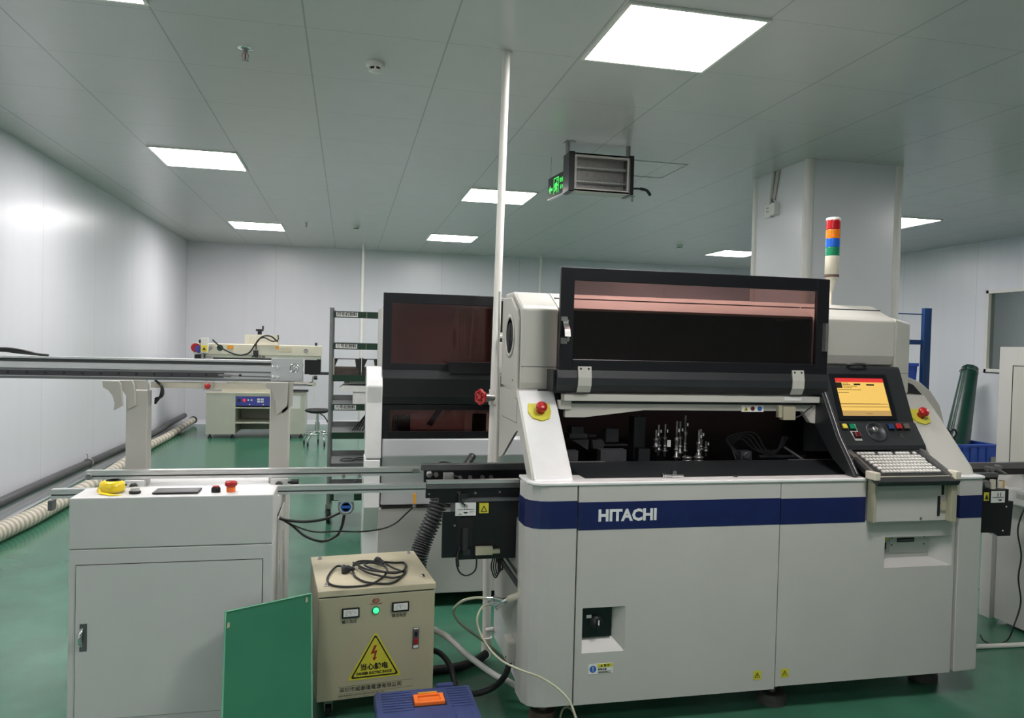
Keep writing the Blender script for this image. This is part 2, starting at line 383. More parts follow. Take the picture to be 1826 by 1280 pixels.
# warning stickers on the front
def warn(x, z, parent, s=.021, y=FY):
    p = m1.part('warning_sticker', MB().box(x - s, x + s, y - .0012, y, z - s, z + s), 'label_y', parent)
    k = s * .72
    def tri(q, dz=0): return [(x - q, z - q * .75 + dz), (x + q, z - q * .75 + dz), (x, z + q * .95 + dz)]
    m1.part('triangle', MB().prism(tri(k), 'y', y - .0018, y - .0012), 'ink', p)
    m1.part('triangle_face', MB().prism(tri(k * .68, -.0012), 'y', y - .0022, y - .0018), 'label_y', p)
    m1.part('bolt_mark', MB().prism([(x + .001, z + k * .42), (x - k * .26, z - k * .12), (x - .0005, z - k * .1), (x - .002, z - k * .48), (x + k * .25, z + .0), (x + .0005, z + .0)], 'y', y - .0026, y - .0022), 'ink', p)
warn(1.660, .168, f1, .018); warn(1.785, .168, f2, .018)
nt = m1.part('notice_sticker', MB().box(.936, 1.036, FY - .0012, FY, .222, .262), 'paper', f1)
m1.part('notice_bar', MB().box(.972, 1.034, FY - .0018, FY - .0012, .247, .261), 'label_y', nt)
b = MB().lathe((.954, FY - .0012, .242), (0, -1, 0), [(.0135, 0), (.0135, .0008)], 24)
m1.part('notice_disc', b, 'inkblue', nt)
m1.part('exclamation_mark', MB().box(.9525, .9555, FY - .003, FY - .002, .241, .251).box(.9525, .9555, FY - .003, FY - .002, .234, .238), 'paper', nt)
m1.text('notice_lettering', '▲ 警 告', (1.003, FY - .002, .254), .011, 'ink', nt)
m1.text('notice_lettering', '感電注意', (.992, FY - .002, .239), .009, 'ink', nt)
b = MB()
for k in range(3): b.box(.976, 1.03 - .012 * (k % 2), FY - .0018, FY - .0012, .2245 + k * .003, .2258 + k * .003)
m1.part('notice_text_line', b, 'ink', nt)
# ledge
led = m1.part('ledge', MB().prism([(.684, 2.79), (.70, 2.752), (.73, 2.735), (2.137, 2.733), (2.137, 2.822), (.93, 2.822), (.93, 2.90), (.684, 2.93)], 'z', .9575, .970)
              .prism([(2.59, 2.733), (2.728, 2.737), (2.738, 2.76), (2.738, 2.90), (2.59, 2.865)], 'z', .9575, .970), 'gloss', bev=.004)
m1.part('trim_line', MB().box(.90, 1.99, 2.757, 2.760, .970, .9712), 'whitegrey', led)
# body behind the panels and the side skirts
b = MB().box(.70, 2.73, FY + .15, 3.44, ZB, .79).box(.90, 2.60, FY + .10, FY + .16, ZB + .01, .785).box(2.137, 2.602, FY + .021, FY + .1, .79, .95)
m1.part('chassis', b, 'column')
b = MB()
b.prism([(2.92, .20), (3.40, .34), (3.40, .80), (2.92, .78)], 'x', .692, .6995)
m1.part('side_panel', b, 'whitegrey', bev=.002)
m1.part('side_trough', MB().box(.64, .70, 3.0, 3.30, .775, .785), 'alu')
# adjustable feet
for x, y, mt, r in ((.79, 2.86, 'wood', .055), (1.795, 2.85, 'padgrey', .062), (2.62, 2.93, 'padgrey', .06), (.85, 3.36, 'padgrey', .05), (2.6, 3.36, 'padgrey', .05)):
    ft = m1.part('foot', MB().lathe((x, y, 0), (0, 0, 1), [(r * 1.02, 0), (r, .03), (r * .93, .036), (r * .9, .044)], 28), mt, label='round levelling foot')
    m1.part('foot_stem', MB().cyl((x, y, .044), (x, y, ZB), .018, seg=14).lathe((x, y, .07), (0, 0, 1), [(.030, 0), (.030, .016)], 6), 'steel', ft)
# arms
AP = [(2.775, .970), (2.80, .995), (2.865, 1.062), (2.955, 1.155), (3.03, 1.232), (3.075, 1.272), (3.10, 1.298)]
def arm(x0, x1):
    back = [(y + .045, z - .012) for y, z in AP][::-1]
    back[-1] = (AP[0][0] + .06, .970)
    return MB().prism(AP + back, 'x', x0, x1)
a1 = m1.part('arm', arm(.712, .868), 'gloss', bev=.006, label='sloping glossy white arm')
a2 = m1.part('arm', arm(2.545, 2.712), 'hood', bev=.006, label='sloping warm grey arm')
sp = [(3.145, 1.296), (3.44, 1.292), (3.44, .96), (3.352, .985), (3.10, 1.118), (3.06, 1.132), (3.02, 1.118), (2.93, 1.03), (2.86, .962), (2.79, .962)] + [(y + .004, z) for y, z in AP[1:]]
for x in (.703, 2.712):
    sf = m1.part('side_frame', MB().prism(sp, 'x', x, x + .010), 'hood', label='grey side frame with an arch over the conveyor')
    if x < 1:
        b = MB()
        for p, q in (((3.075, 1.262), (3.12, 1.262)), ((3.075, 1.262), (3.075, 1.16)), ((3.075, 1.16), (3.38, 1.16))):
            b.box(x - .0008, x, min(p[0], q[0]), max(p[0], q[0]) + .002, min(p[1], q[1]), max(p[1], q[1]) + .002)
        m1.part('door_seam', b, 'satin', sf)
N = Vector((0, -.712, .702))
def estop(t, o, n, parent, up, r=.0235):
    o, n, up = Vector(o), Vector(n).normalized(), Vector(up)
    side = up.cross(n).normalized(); up = n.cross(side).normalized()
    pl = [(-.046, .040), (-.052, -.005), (-.036, -.036), (0, -.05), (.034, -.038), (.046, -.005), (.044, .040)]
    vs = [o + side * a + up * c - n * .002 for a, c in pl] + [o + side * a + up * c + n * .007 for a, c in pl]; k = len(pl)
    pb = t.part('backing_plate', MB().add(vs, [tuple(range(k)), tuple(range(k, 2 * k))] + [(i, (i + 1) % k, k + (i + 1) % k, k + i) for i in range(k)]), 'label_y', parent, label='yellow emergency stop plate')
    t.part('emergency_stop', MB().lathe(o, n, [(r * .75, .006), (r * .72, .02), (r * .8, .026), (r, .030), (r * 1.02, .036), (r * .93, .043), (r * .55, .048), (0, .049)], 28), 'red', parent, label='red mushroom emergency stop button')
    return pb
estop(m1, (.787, 3.012, 1.214), N, a1, (0, .7, .7))
estop(m1, (2.612, 3.0, 1.203), N, a2, (0, .7, .7))
# hood
HP = [(3.12, 1.30), (3.105, 1.33), (3.105, 1.645), (3.125, 1.66), (3.265, 1.722), (3.30, 1.727), (3.46, 1.727), (3.46, 1.30)]
b = MB().prism(HP, 'x', .722, .884)
hc1 = m1.part('hood_end', b, 'hood', bev=.008)
m1.part('seam', MB().box(.722, .8845, 3.1035, 3.106, 1.398, 1.400), 'satin', hc1)
# vertical chamfer of the side face with the round fan opening
b = MB().box(.708, .7225, 3.13, 3.45, 1.302, 1.60).prism([(3.13, 1.60), (3.15, 1.64), (3.27, 1.70), (3.45, 1.705), (3.45, 1.60)], 'x', .708, .7225)
sc1 = m1.part('hood_side', b, 'hood', bev=.004)
m1.part('vent_ring', MB().lathe((.7075, 3.275, 1.53), (-1, 0, 0), [(.098, 0), (.098, .004), (.080, .004), (.078, 0)], 36), 'hood', hc1)
m1.part('vent_hole', MB().lathe((.7075, 3.26, 1.515), (-1, 0, 0), [(.073, 0), (.073, .0025), (0, .0025)], 36), 'void', hc1)
m1.part('vent_bar', MB().box(.7025, .7045, 3.19, 3.33, 1.513, 1.517).box(.7025, .7045, 3.258, 3.262, 1.445, 1.585), 'satin', hc1)
m1.part('screw', MB().lathe((.7075, 3.20, 1.335), (-1, 0, 0), [(.004, 0), (.003, .002)], 8), 'satin', hc1)
RP = [(3.12, 1.655), (3.265, 1.722), (3.30, 1.727), (3.46, 1.727), (3.46, 1.715), (3.30, 1.715), (3.27, 1.710), (3.13, 1.645)]
hr = m1.part('hood_roof', MB().prism(RP, 'x', .885, 2.115), 'hood')
m1.part('seam', MB().box(.89, 2.11, 3.214, 3.217, 1.6995, 1.7035), 'satin', hr)
CX0, CX1 = 2.115, 2.535
hp2 = [(3.17, 1.41), (3.12, 1.44), (3.105, 1.48), (3.105, 1.645), (3.125, 1.66), (3.265, 1.722), (3.30, 1.727), (3.46, 1.727), (3.46, 1.41)]
hc2 = m1.part('hood_end', MB().prism(hp2, 'x', CX0, 2.552), 'hood', bev=.008)
m1.part('seam', MB().box(CX0, 2.55, 3.212, 3.215, 1.699, 1.7035), 'satin', hc2)
xy = [(2.553, 3.106), (2.565, 3.108), (2.672, 3.155), (2.69, 3.175), (2.71, 3.25), (2.71, 3.45), (2.553, 3.45)]
b = MB(); z1s = [1.655, 1.655, 1.640, 1.640, 1.66, 1.70, 1.722]
n = len(xy)
b.add([(x, y, 1.30) for x, y in xy] + [(x, y, z) for (x, y), z in zip(xy, z1s)], [tuple(range(n))[::-1], tuple(range(n, 2 * n))] + [(i, (i + 1) % n, n + (i + 1) % n, n + i) for i in range(n)])
hc3 = m1.part('hood_corner', b, 'hood', bev=.006)
m1.part('seam', MB().add([(2.565, 3.1065, 1.398), (2.672, 3.1535, 1.398), (2.672, 3.1535, 1.3995), (2.565, 3.1065, 1.3995)], [(0, 1, 2, 3)]), 'satin', hc3)
# dark inside of the machine
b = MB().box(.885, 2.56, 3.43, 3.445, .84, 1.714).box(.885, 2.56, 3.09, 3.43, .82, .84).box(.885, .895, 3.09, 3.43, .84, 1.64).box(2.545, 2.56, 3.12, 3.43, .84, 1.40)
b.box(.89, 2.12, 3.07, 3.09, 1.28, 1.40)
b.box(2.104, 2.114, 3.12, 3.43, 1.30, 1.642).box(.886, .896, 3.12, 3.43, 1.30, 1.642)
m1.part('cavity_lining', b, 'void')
b = MB().prism([(2.822, .940), (2.822, .960), (3.075, .992), (3.09, .992), (3.09, .940)], 'x', .93, 2.60)
m1.part('inner_deck', b, 'satin', label='matt black deck behind the ledge')
m1.each('deck_edge', [MB().box(.94, 1.10, 3.076, 3.09, .9922, .9945), MB().box(1.99, 2.30, 3.076, 3.09, .9922, .9945)], 'steel')
# placement heads and feeders inside
def P(x, z): return x, z
b = MB().box(.985, 1.04, 3.20, 3.28, 1.10, 1.13).box(.972, 1.055, 3.19, 3.27, 1.08, 1.10).box(1.065, 1.10, 3.2, 3.25, 1.085, 1.095)
fe = m1.part('feeder_bracket', b, 'dimmetal')
b = MB().prism([(.98, 1.075), (1.06, 1.077), (1.055, 1.03)], 'y', 3.18, 3.20)
m1.part('plate', b, 'dimmetal', fe)
b = MB().prism([(1.075, 1.075), (1.12, 1.078), (1.135, 1.055), (1.125, 1.035), (1.08, 1.035)], 'y', 3.18, 3.21)
m1.part('feeder_block', b, 'dimmetal', fe)
m1.part('feeder_block', MB().box(1.15, 1.21, 3.21, 3.26, 1.06, 1.12).box(1.11, 1.25, 3.2, 3.24, 1.045, 1.052), 'dimmetal', fe)
m1.part('side_box', MB().box(.93, .992, 3.12, 3.17, .985, 1.035), 'dimmetal')
m1.part('side_box', MB().box(1.095, 1.215, 3.12, 3.17, .985, 1.038), 'dimmetal')
m1.part('head_column', MB().box(1.30, 1.355, 3.25, 3.32, .97, 1.17).box(1.305, 1.36, 3.2, 3.25, .97, 1.03), 'satin')
for i, (x, z0, h) in enumerate(((1.375, 1.02, .10), (1.40, 1.0, .14), (1.445, .99, .15), (1.475, .97, .19), (1.505, .985, .17), (1.545, .99, .19), (1.585, .98, .14), (1.61, 1.0, .12), (1.652, .99, .07))):
    y = 3.17 + .03 * (i % 3)
    nz = m1.part('placement_head', MB().lathe((x, y, z0), (0, 0, 1), [(.004, 0), (.006, .02), (.013, .022), (.013, .03), (.008, .032), (.008, h * .5), (.011, h * .52), (.011, h * .6), (.005, h * .62), (.005, h)], 12), 'steel')
    m1.part('head_ring', MB().lathe((x, y, z0 + h * .3), (0, 0, 1), [(.012, 0), (.014, .004), (.012, .008)], 12).lathe((x + .006, y - .01, z0 + h * .75), (0, 0, 1), [(.006, 0), (.006, .014)], 8), 'chrome', nz)
for i, x in enumerate((1.52, 1.575)):
    b = MB()
    for k in range(3): b.lathe((x, 3.15, .965 + k * .014), (0, 0, 1), [(.020, 0), (.023, .003), (.023, .007), (.018, .009)], 16)
    m1.part('nozzle_stack', b, 'steel')
m1.part('head_label', MB().box(1.425, 1.442, 3.16, 3.162, 1.045, 1.075), 'paper')
m1.part('camera_unit', MB().box(1.80, 1.855, 3.17, 3.22, .975, 1.02).lathe((1.827, 3.168, 1.0), (0, -1, 0), [(.02, 0), (.02, .006), (.012, .008)]), 'dimmetal')
b = MB()
for k in range(4):
    b.tube(spline([(1.79 + .02 * k, 3.2, .98), (1.78 - .01 * k, 3.22, 1.04 + .01 * k), (1.84 + .02 * k, 3.24, 1.07 + .01 * k), (1.90 + .02 * k, 3.22, 1.02), (1.99 + .01 * k, 3.2, 1.0 + .01 * k), (2.06 + .01 * k, 3.24, 1.08)], 6), .0035, 6)
m1.part('loose_cable', b, 'dimmetal')
m1.part('tube', MB().cyl((2.04, 3.2, 1.035), (2.13, 3.13, .965), .007), 'dimmetal')
m1.part('rail', MB().box(1.92, 2.16, 3.2, 3.22, .985, .995).box(1.96, 2.08, 3.17, 3.19, .965, .975), 'dimmetal')
# beam under the visor
b = MB().prism([(.886, 1.262), (2.085, 1.262), (2.085, 1.29), (.886, 1.29)], 'y', 3.00, 3.05)
b.prism([(.90, 1.19), (.985, 1.19), (1.255, 1.222), (2.02, 1.222), (2.06, 1.17), (2.09, 1.165), (2.09, 1.25), (.90, 1.25)], 'y', 3.03, 3.06)
b.box(.876, .925, 3.02, 3.07, 1.225, 1.262)
bm_ = m1.part('beam', b, 'hood', bev=.002, label='long grey beam under the visor')
m1.part('shadow_gap', MB().box(.93, 2.06, 3.025, 3.032, 1.250, 1.262), 'satin', bm_)
lb = m1.part('warning_strip', MB().box(1.715, 1.822, 3.026, 3.030, 1.218, 1.247), 'paper', bm_)
m1.part('triangle', MB().prism([(1.724, 1.223), (1.746, 1.223), (1.735, 1.242)], 'y', 3.0245, 3.026), 'label_y', lb)
m1.part('triangle_edge', MB().prism([(1.7305, 1.226), (1.7395, 1.226), (1.735, 1.236)], 'y', 3.0235, 3.0245), 'ink', lb)
m1.part('prohibition_ring', MB().lathe((1.768, 3.026, 1.2325), (0, -1, 0), [(.010, 0), (.010, .0012), (.0075, .0012), (.0075, 0)], 24).prism([(1.762, 1.239), (1.764, 1.240), (1.775, 1.227), (1.773, 1.226)], 'y', 3.0245, 3.026), 'inkred', lb)
m1.part('mandatory_disc', MB().lathe((1.802, 3.026, 1.2325), (0, -1, 0), [(.0105, 0), (.0105, .0012)], 24), 'inkblue', lb)
m1.part('rating_plate', MB().box(1.905, 1.99, 2.997, 3.0, 1.272, 1.288), 'paper', bm_)
ln = m1.part('interlock', MB().box(1.905, 1.965, 3.0, 3.03, 1.185, 1.245).box(1.887, 1.905, 3.01, 3.03, 1.195, 1.25), 'olive', bm_)
m1.part('cable', MB().tube(spline([(1.965, 3.02, 1.195), (1.99, 3.01, 1.20), (2.03, 3.0, 1.235), (2.05, 3.0, 1.25)], 6), .004, 6), 'rubber', bm_)
# visor
VY = 3.0
vx0, vx1, vz0, vz1 = .853, 2.103, 1.392, 1.817
wx0, wx1, wzb, wzt = .912, 2.043, 1.437, 1.762
b = MB(); holed(vx0, vx1, vz0, vz1, wx0, wx1, wzb, wzt, b, VY - .02, .02)
vi = m1.part('visor_frame', b, 'black', bev=.002, label='black frame of the raised tinted visor')
m1.part('visor_window', MB().box(wx0 - .004, wx1 + .004, VY - .008, VY - .005, wzb - .004, wzt + .004), 'visor', vi, label='pink-brown tinted window')
vp = [(VY - .02, 1.392), (VY - .028, 1.36), (VY - .026, 1.33), (VY - .01, 1.305), (VY + .03, 1.293), (VY + .03, 1.31), (VY + .004, 1.322), (VY - .004, 1.35), (VY, 1.392)]
m1.part('visor_skirt', MB().prism(vp, 'x', vx0 - .006, 2.105), 'satin', vi)
m1.each('hinge_block', [MB().box(vx0 - .02, vx0 + .05, VY - .01, VY + .09, 1.30, 1.39), MB().box(2.05, 2.115, VY - .01, VY + .1, 1.30, 1.39)], 'black')
for x in (.935, 1.925):
    hp = [(VY - .030, 1.392), (VY - .034, 1.30), (VY - .03, 1.30)]
    hg = m1.part('hinge', MB().prism([(VY - .021, 1.408), (VY - .021, 1.39), (VY - .030, 1.36), (VY - .028, 1.33), (VY - .012, 1.302), (VY - .016, 1.300), (VY - .032, 1.328), (VY - .034, 1.362), (VY - .025, 1.408)], 'x', x, x + .058), 'hood', vi, label='curved grey hinge plate')
    m1.each('bolt', [MB().lathe((x + .012, VY - .025, 1.398), (0, -1, 0), [(.0055, 0), (.004, .004)], 8), MB().lathe((x + .046, VY - .025, 1.398), (0, -1, 0), [(.0055, 0), (.004, .004)], 8)], 'satin', vi)
b = MB().prism([(VY - .021, 1.60), (VY - .021, 1.585), (VY - .050, 1.56), (VY - .058, 1.53), (VY - .050, 1.53), (VY - .044, 1.555), (VY - .024, 1.578)], 'x', .866, .890)
b.box(.858, .885, VY - .023, VY - .02, 1.595, 1.612).box(.858, .885, VY - .023, VY - .02, 1.50, 1.525).prism([(VY - .022, 1.57), (VY - .04, 1.54), (VY - .03, 1.51), (VY - .022, 1.51)], 'x', .885, .892)
m1.part('latch', b, 'steel', vi, label='polished latch handle')
m1.part('latch', MB().box(2.072, 2.083, VY - .045, VY - .021, 1.495, 1.62).box(2.086, 2.094, VY - .035, VY - .021, 1.50, 1.61), 'steel', vi, label='narrow steel latch bar')
# operator console
CP = [(3.16, 1.43), (3.055, 1.43), (3.048, 1.42), (2.945, 1.182), (2.935, 1.178), (2.868, 1.088), (2.862, 1.068), (2.89, 1.062), (3.16, 1.02)]
con = m1.part('console', MB().prism(CP, 'x', CX0, CX1), 'satin', bev=.003, label='dark grey operator console')
ch = [(3.12, 1.42), (3.0, 1.33), (2.87, 1.12), (2.745, .975), (2.80, .972), (2.90, 1.03), (3.03, 1.16), (3.12, 1.20)]
m1.part('console_cheek', MB().prism(ch, 'x', 2.085, 2.113), 'satin', bev=.002)
m1.part('cheek_edge', MB().tube([(2.10, 3.0 - .003, 1.33), (2.10, 2.868, 1.123), (2.10, 2.75, .985)], .0022, 6), 'steel')
SD = Vector((0, -.103, -.238)).normalized(); SN = Vector((0, -.238, .103)).normalized(); SO = Vector((0, 3.048, 1.42))
def sp_(x, d, h=.0): return Vector((x, 0, 0)) + SO + SD * d + SN * h
def onface(mb, x0, x1, d0, d1, h0, h1, f=sp_, mi=0):
    v = [f(x, d, h) for h in (h0, h1) for d in (d0, d1) for x in (x0, x1)]
    return mb.add(v, [(0, 2, 3, 1), (4, 5, 7, 6), (0, 1, 5, 4), (2, 6, 7, 3), (0, 4, 6, 2), (1, 3, 7, 5)], mi)
scx0, scx1 = 2.172, 2.425
scr = m1.part('screen', onface(MB(), scx0, scx1, .050, .232, .0, .002), 'scr_y', con, label='lit yellow monitor screen')
m1.part('screen_bezel', onface(onface(onface(onface(MB(), 2.150, scx0, .03, .25, 0, .006), scx1, 2.447, .03, .25, 0, .006), scx0, scx1, .03, .05, 0, .006), scx0, scx1, .232, .25, 0, .006), 'black', con)
m1.part('screen_title_bar', onface(MB(), scx0, scx1, .050, .069, .002, .003), 'scr_r', scr)
b = onface(MB(), scx0, scx1, .172, .177, .002, .0028); onface(b, scx0, scx1, .206, .232, .002, .0028)
m1.part('screen_toolbar', b, 'scr_y2', scr)
b = onface(MB(), scx0, scx0 + .032, .071, .098, .002, .003); onface(b, scx0, scx1, .187, .1885, .002, .003)
onface(b, scx0 + .095, scx0 + .128, .076, .083, .002, .003); onface(b, scx0 + .16, scx0 + .20, .078, .085, .002, .003)
for r_, (d, n_) in enumerate(((.073, 3), (.080, 4), (.087, 7), (.095, 4), (.105, 11), (.118, 5), (.172, 18), (.219, 3))):
    x = scx0 + (.038 if d < .1 else .006) + (.12 if d > .2 else 0)
    for k in range(n_):
        wd = random.uniform(.005, .012)
        if x + wd > scx1 - .006: break
        onface(b, x, x + wd, d, d + .0022, .002, .003); x += wd + .003
m1.part('screen_text_line', b, 'scr_k', scr)
m1.part('console_handle', MB().tube(spline([(2.255, 3.055, 1.432), (2.262, 3.03, 1.438), (2.30, 3.022, 1.44), (2.34, 3.03, 1.438), (2.347, 3.055, 1.432)], 5), .007, 8), 'satin', con)
BD = Vector((0, -.067, -.090)).normalized(); BN = Vector((0, -.090, .067)).normalized(); BO = Vector((0, 2.935, 1.178))
def bp_(x, d, h=.0): return Vector((x, 0, 0)) + BO + BD * d + BN * h
def button(x, d, m_, sx=.017, sd=.016, lab=None):
    bs = m1.part('button_base', onface(MB(), x - sx * 1.05, x + sx * 1.05, d - sd * 1.1, d + sd * 1.1, 0, .004, bp_), 'black', con)
    m1.part('button', onface(MB(), x - sx * .8, x + sx * .8, d - sd * .8, d + sd * .8, .004, .013, bp_), m_, con, bev=.002, label=lab)
m1.part('button_plate', MB().add([bp_(2.172, .008, .001), bp_(2.215, .008, .001), bp_(2.222, .088, .001), bp_(2.187, .088, .001), bp_(2.172, .008, .0), bp_(2.215, .008, .0), bp_(2.222, .088, .0), bp_(2.187, .088, .0)], [(0, 1, 2, 3), (4, 5, 6, 7), (0, 1, 5, 4), (1, 2, 6, 5), (2, 3, 7, 6), (3, 0, 4, 7)]), 'whitegrey', con)
button(2.155, .020, 'yellow', .013, .014, 'pale yellow push button'); button(2.194, .022, 'lens_g', .017, .016, 'green push button'); button(2.203, .062, 'darkred', .016, .015, 'dark red push button')
button(2.392, .022, 'rackblue', .016, .016, 'blue push button'); button(2.432, .020, 'red', .016, .016, 'red push button'); button(2.472, .020, 'brown', .016, .016, 'brown push button')
b = MB().lathe(bp_(2.31, .045, 0), BN, [(.050, 0), (.050, .003), (.042, .006), (.040, .002), (.0, .002)], 36)
m1.part('jog_dial', b, 'satin', con)
m1.part('jog_key', MB().lathe(bp_(2.305, .035, .002), BN, [(.014, 0), (.014, .006), (.009, .010), (0, .010)], 20), 'steel', con)
m1.text('console_lettering', '%', bp_(2.43, .064, .001), .028, 'aludark', con, rot=(math.pi / 2 - math.atan2(.067, .090), 0, 0))
# keyboard tray
KD = Vector((0, -.19, -.085)).normalized(); KN = Vector((0, -.085, .19)).normalized(); KO = Vector((0, 2.866, 1.064))
def kp_(x, d, h=.0): return Vector((x, 0, 0)) + KO + KD * d + KN * h
kb = m1.part('keyboard_tray', onface(MB(), 2.128, 2.522, .0, .235, -.022, .0, kp_), 'satin', con, bev=.003, label='dark tray with a white keyboard')
m1.each('tray_rail', [onface(MB(), 2.497, 2.512, .0, .2, 0, .010, kp_), onface(MB(), 2.138, 2.150, .0, .2, 0, .008, kp_), onface(MB(), 2.122, 2.134, .01, .06, -.005, .01, kp_)], 'steel', kb)
b = MB(); d = .020
for row in range(7):
    if row == 1: d += .006
    x = 2.166 + .004 * row; xe = 2.474
    while x < xe - .012:
        wd = .016 if not (row == 6 and 2.27 < x < 2.30) else .075
        if row in (3, 4, 5) and x < 2.19: wd = .022
        if not (row == 0 and int((x - 2.166) / .018) % 5 == 4): onface(b, x, x + wd - .003, d, d + .0145, .001, .008, kp_)
        x += wd + .0015
    d += .0225 if row else .019
m1.part('key', b, 'pvc', kb, label='white keyboard keys')
# beige folding bracket box under the keyboard
b = MB().box(2.140, 2.52, 2.683, 2.735, .955, .985)
b.box(2.50, 2.528, 2.675, 2.735, .79, .985).box(2.140, 2.150, 2.69, 2.735, .79, .955)
kbx = m1.part('keyboard_bracket', b, 'olive', con, bev=.002, label='beige keyboard bracket frame')
m1.part('bracket_cover', MB().box(2.150, 2.50, 2.705, 2.738, .79, .955), 'whitegrey', kbx, bev=.002)
m1.each('bracket_knuckle', [MB().box(2.115, 2.142, 2.66, 2.72, .972, 1.005), MB().box(2.505, 2.532, 2.66, 2.72, .972, 1.005)], 'cream', kbx, bev=.003)
b = MB()
for x, z in ((2.385, .945), (2.378, .802)): b.lathe((x, 2.704, z), (0, -1, 0), [(.006, 0), (.005, .003)], 10)
m1.part('screw', b, 'steel', kbx)
m1.part('hinge_slot', MB().box(2.458, 2.470, 2.702, 2.7045, .81, .895).box(2.476, 2.486, 2.70, 2.7045, .90, .94), 'ink', kbx)
m1.part('latch_piece', MB().box(2.470, 2.494, 2.695, 2.705, .835, .875), 'olive', kbx)
m1.part('filler', MB().box(2.53, 2.588, 2.742, 2.80, .79, .9575), 'whitegrey')
# belt conveyor sticking out of the machine's side, with its motor box
m1.part('conveyor_rail', MB().box(.328, .89, 3.30, 3.33, .925, .953), 'aludark', bev=.002)
cv = m1.part('conveyor_rail', MB().box(.320, .89, 2.985, 3.015, .905, .937), 'aludark', bev=.002, label='dark grey conveyor rail')
m1.part('rail_cap', MB().box(.320, .70, 2.984, 3.016, .926, .938), 'alu', cv)
b = MB().box(.318, .37, 2.99, 3.01, .868, .905).box(.37, .89, 2.995, 3.02, .845, .905).box(.34, .89, 3.29, 3.31, .875, .924).box(.40, .89, 3.02, 3.29, .862, .872)
m1.part('belt_guide', b, 'black', cv)
b = MB().lathe((.362, 3.285, .912), (0, -1, 0), [(.014, 0), (.014, .012), (.006, .014)], 16).lathe((.392, 3.285, .910), (0, -1, 0), [(.010, 0), (.010, .012)], 14)
for x, y, z, r in ((.33, 2.985, .885, .004), (.45, 2.995, .888, .006), (.52, 2.995, .884, .006), (.62, 2.995, .886, .005)): b.lathe((x, y, z), (0, -1, 0), [(r, 0), (r * .7, .004)], 8)
for x in (.50, .545, .60, .64): b.lathe((x, 3.288, .895), (0, -1, 0), [(.009, 0), (.009, .01)], 10)
m1.part('roller', b, 'steel', cv)
b = MB().box(.405, .445, 3.10, 3.14, .90, .945)
m1.part('sensor_bracket', b, 'alu', cv)
m1.part('sensor_cable', MB().tube(spline([(.44, 3.09, .94), (.47, 3.06, .93), (.46, 3.0, .90), (.45, 2.975, .88), (.46, 2.97, .855), (.475, 2.97, .84)], 6), .004, 6).box(.455, .485, 2.965, 2.98, .868, .885), 'rubber', cv)
b = MB().box(.455, .700, 2.985, 3.25, .615, .852).box(.385, .456, 2.975, 2.99, .628, .812)
bx = m1.part('motor_box', b, 'black', bev=.003, label='black motor box under the conveyor')
m1.part('box_lid', MB().box(.45, .70, 2.978, 3.24, .852, .866), 'aludark', bx)
st = m1.part('instruction_sticker', MB().box(.436, .520, 2.974, 2.977, .797, .850).box(.436, .4365, 2.97, 2.975, .8, .85), 'paper', bx)
b = MB().box(.445, .513, 2.9725, 2.974, .822, .8235).box(.470, .486, 2.9725, 2.974, .835, .836).box(.474, .4755, 2.9725, 2.974, .822, .845).box(.482, .4835, 2.9725, 2.974, .822, .845)
b.prism([(.468, .812), (.488, .812), (.478, .805)], 'y', 2.9725, 2.974).box(.450, .462, 2.9725, 2.974, .803, .805).box(.495, .512, 2.9725, 2.974, .812, .8135)
m1.part('diagram_line', b, 'ink', st)
b = MB().box(.534, .572, 2.9725, 2.985, .806, .846)
ws = m1.part('warning_sticker', b, 'label_y', bx)
m1.part('triangle', MB().prism([(.539, .812), (.567, .812), (.553, .838)], 'y', 2.9715, 2.9725), 'ink', ws)
m1.part('triangle_face', MB().prism([(.5445, .8155), (.5615, .8155), (.553, .831)], 'y', 2.9708, 2.9715), 'label_y', ws)
b = MB().box(.445, .51, 2.974, 2.985, .67, .79)
m1.part('box_window', b, 'void', bx)
m1.part('motor', MB().cyl((.478, 2.972, .66), (.478, 2.972, .75), .014).box(.47, .50, 2.965, 2.975, .64, .66), 'satin', bx)
m1.part('screw', MB().lathe((.435, 2.974, .758), (0, -1, 0), [(.005, 0), (.003, .003)], 8), 'steel', bx)
b = MB().box(.520, .590, 2.955, 2.975, .640, .672).box(.59, .62, 2.955, 2.975, .645, .660)
m1.part('connector_bracket', b, 'olive', bx)
b = MB().tube(spline([at(820, 975, 2.97), at(815, 995, 2.96), at(818, 1018, 2.96), at(832, 1026, 2.96), at(848, 1015, 2.96), at(850, 985, 2.97)], 6), .0035, 6)
b.tube(spline([at(815, 995, 2.96), at(816, 1010, 2.96)], 3), .007, 8)
m1.part('loose_cable', b, 'rubber', bx)
b = MB()
for k in range(6): b.tube(spline([at(880 + 3 * k, 990, 3.0 + .01 * k), at(876 + 4 * k, 1012, 3.0), at(884 + 2 * k, 1030 - 3 * k, 3.0), at(893 - k, 1005, 3.0 + .01 * k), at(886, 985, 3.02)], 6), .003, 6)
m1.part('cable_bundle', b, 'rubber', bx)
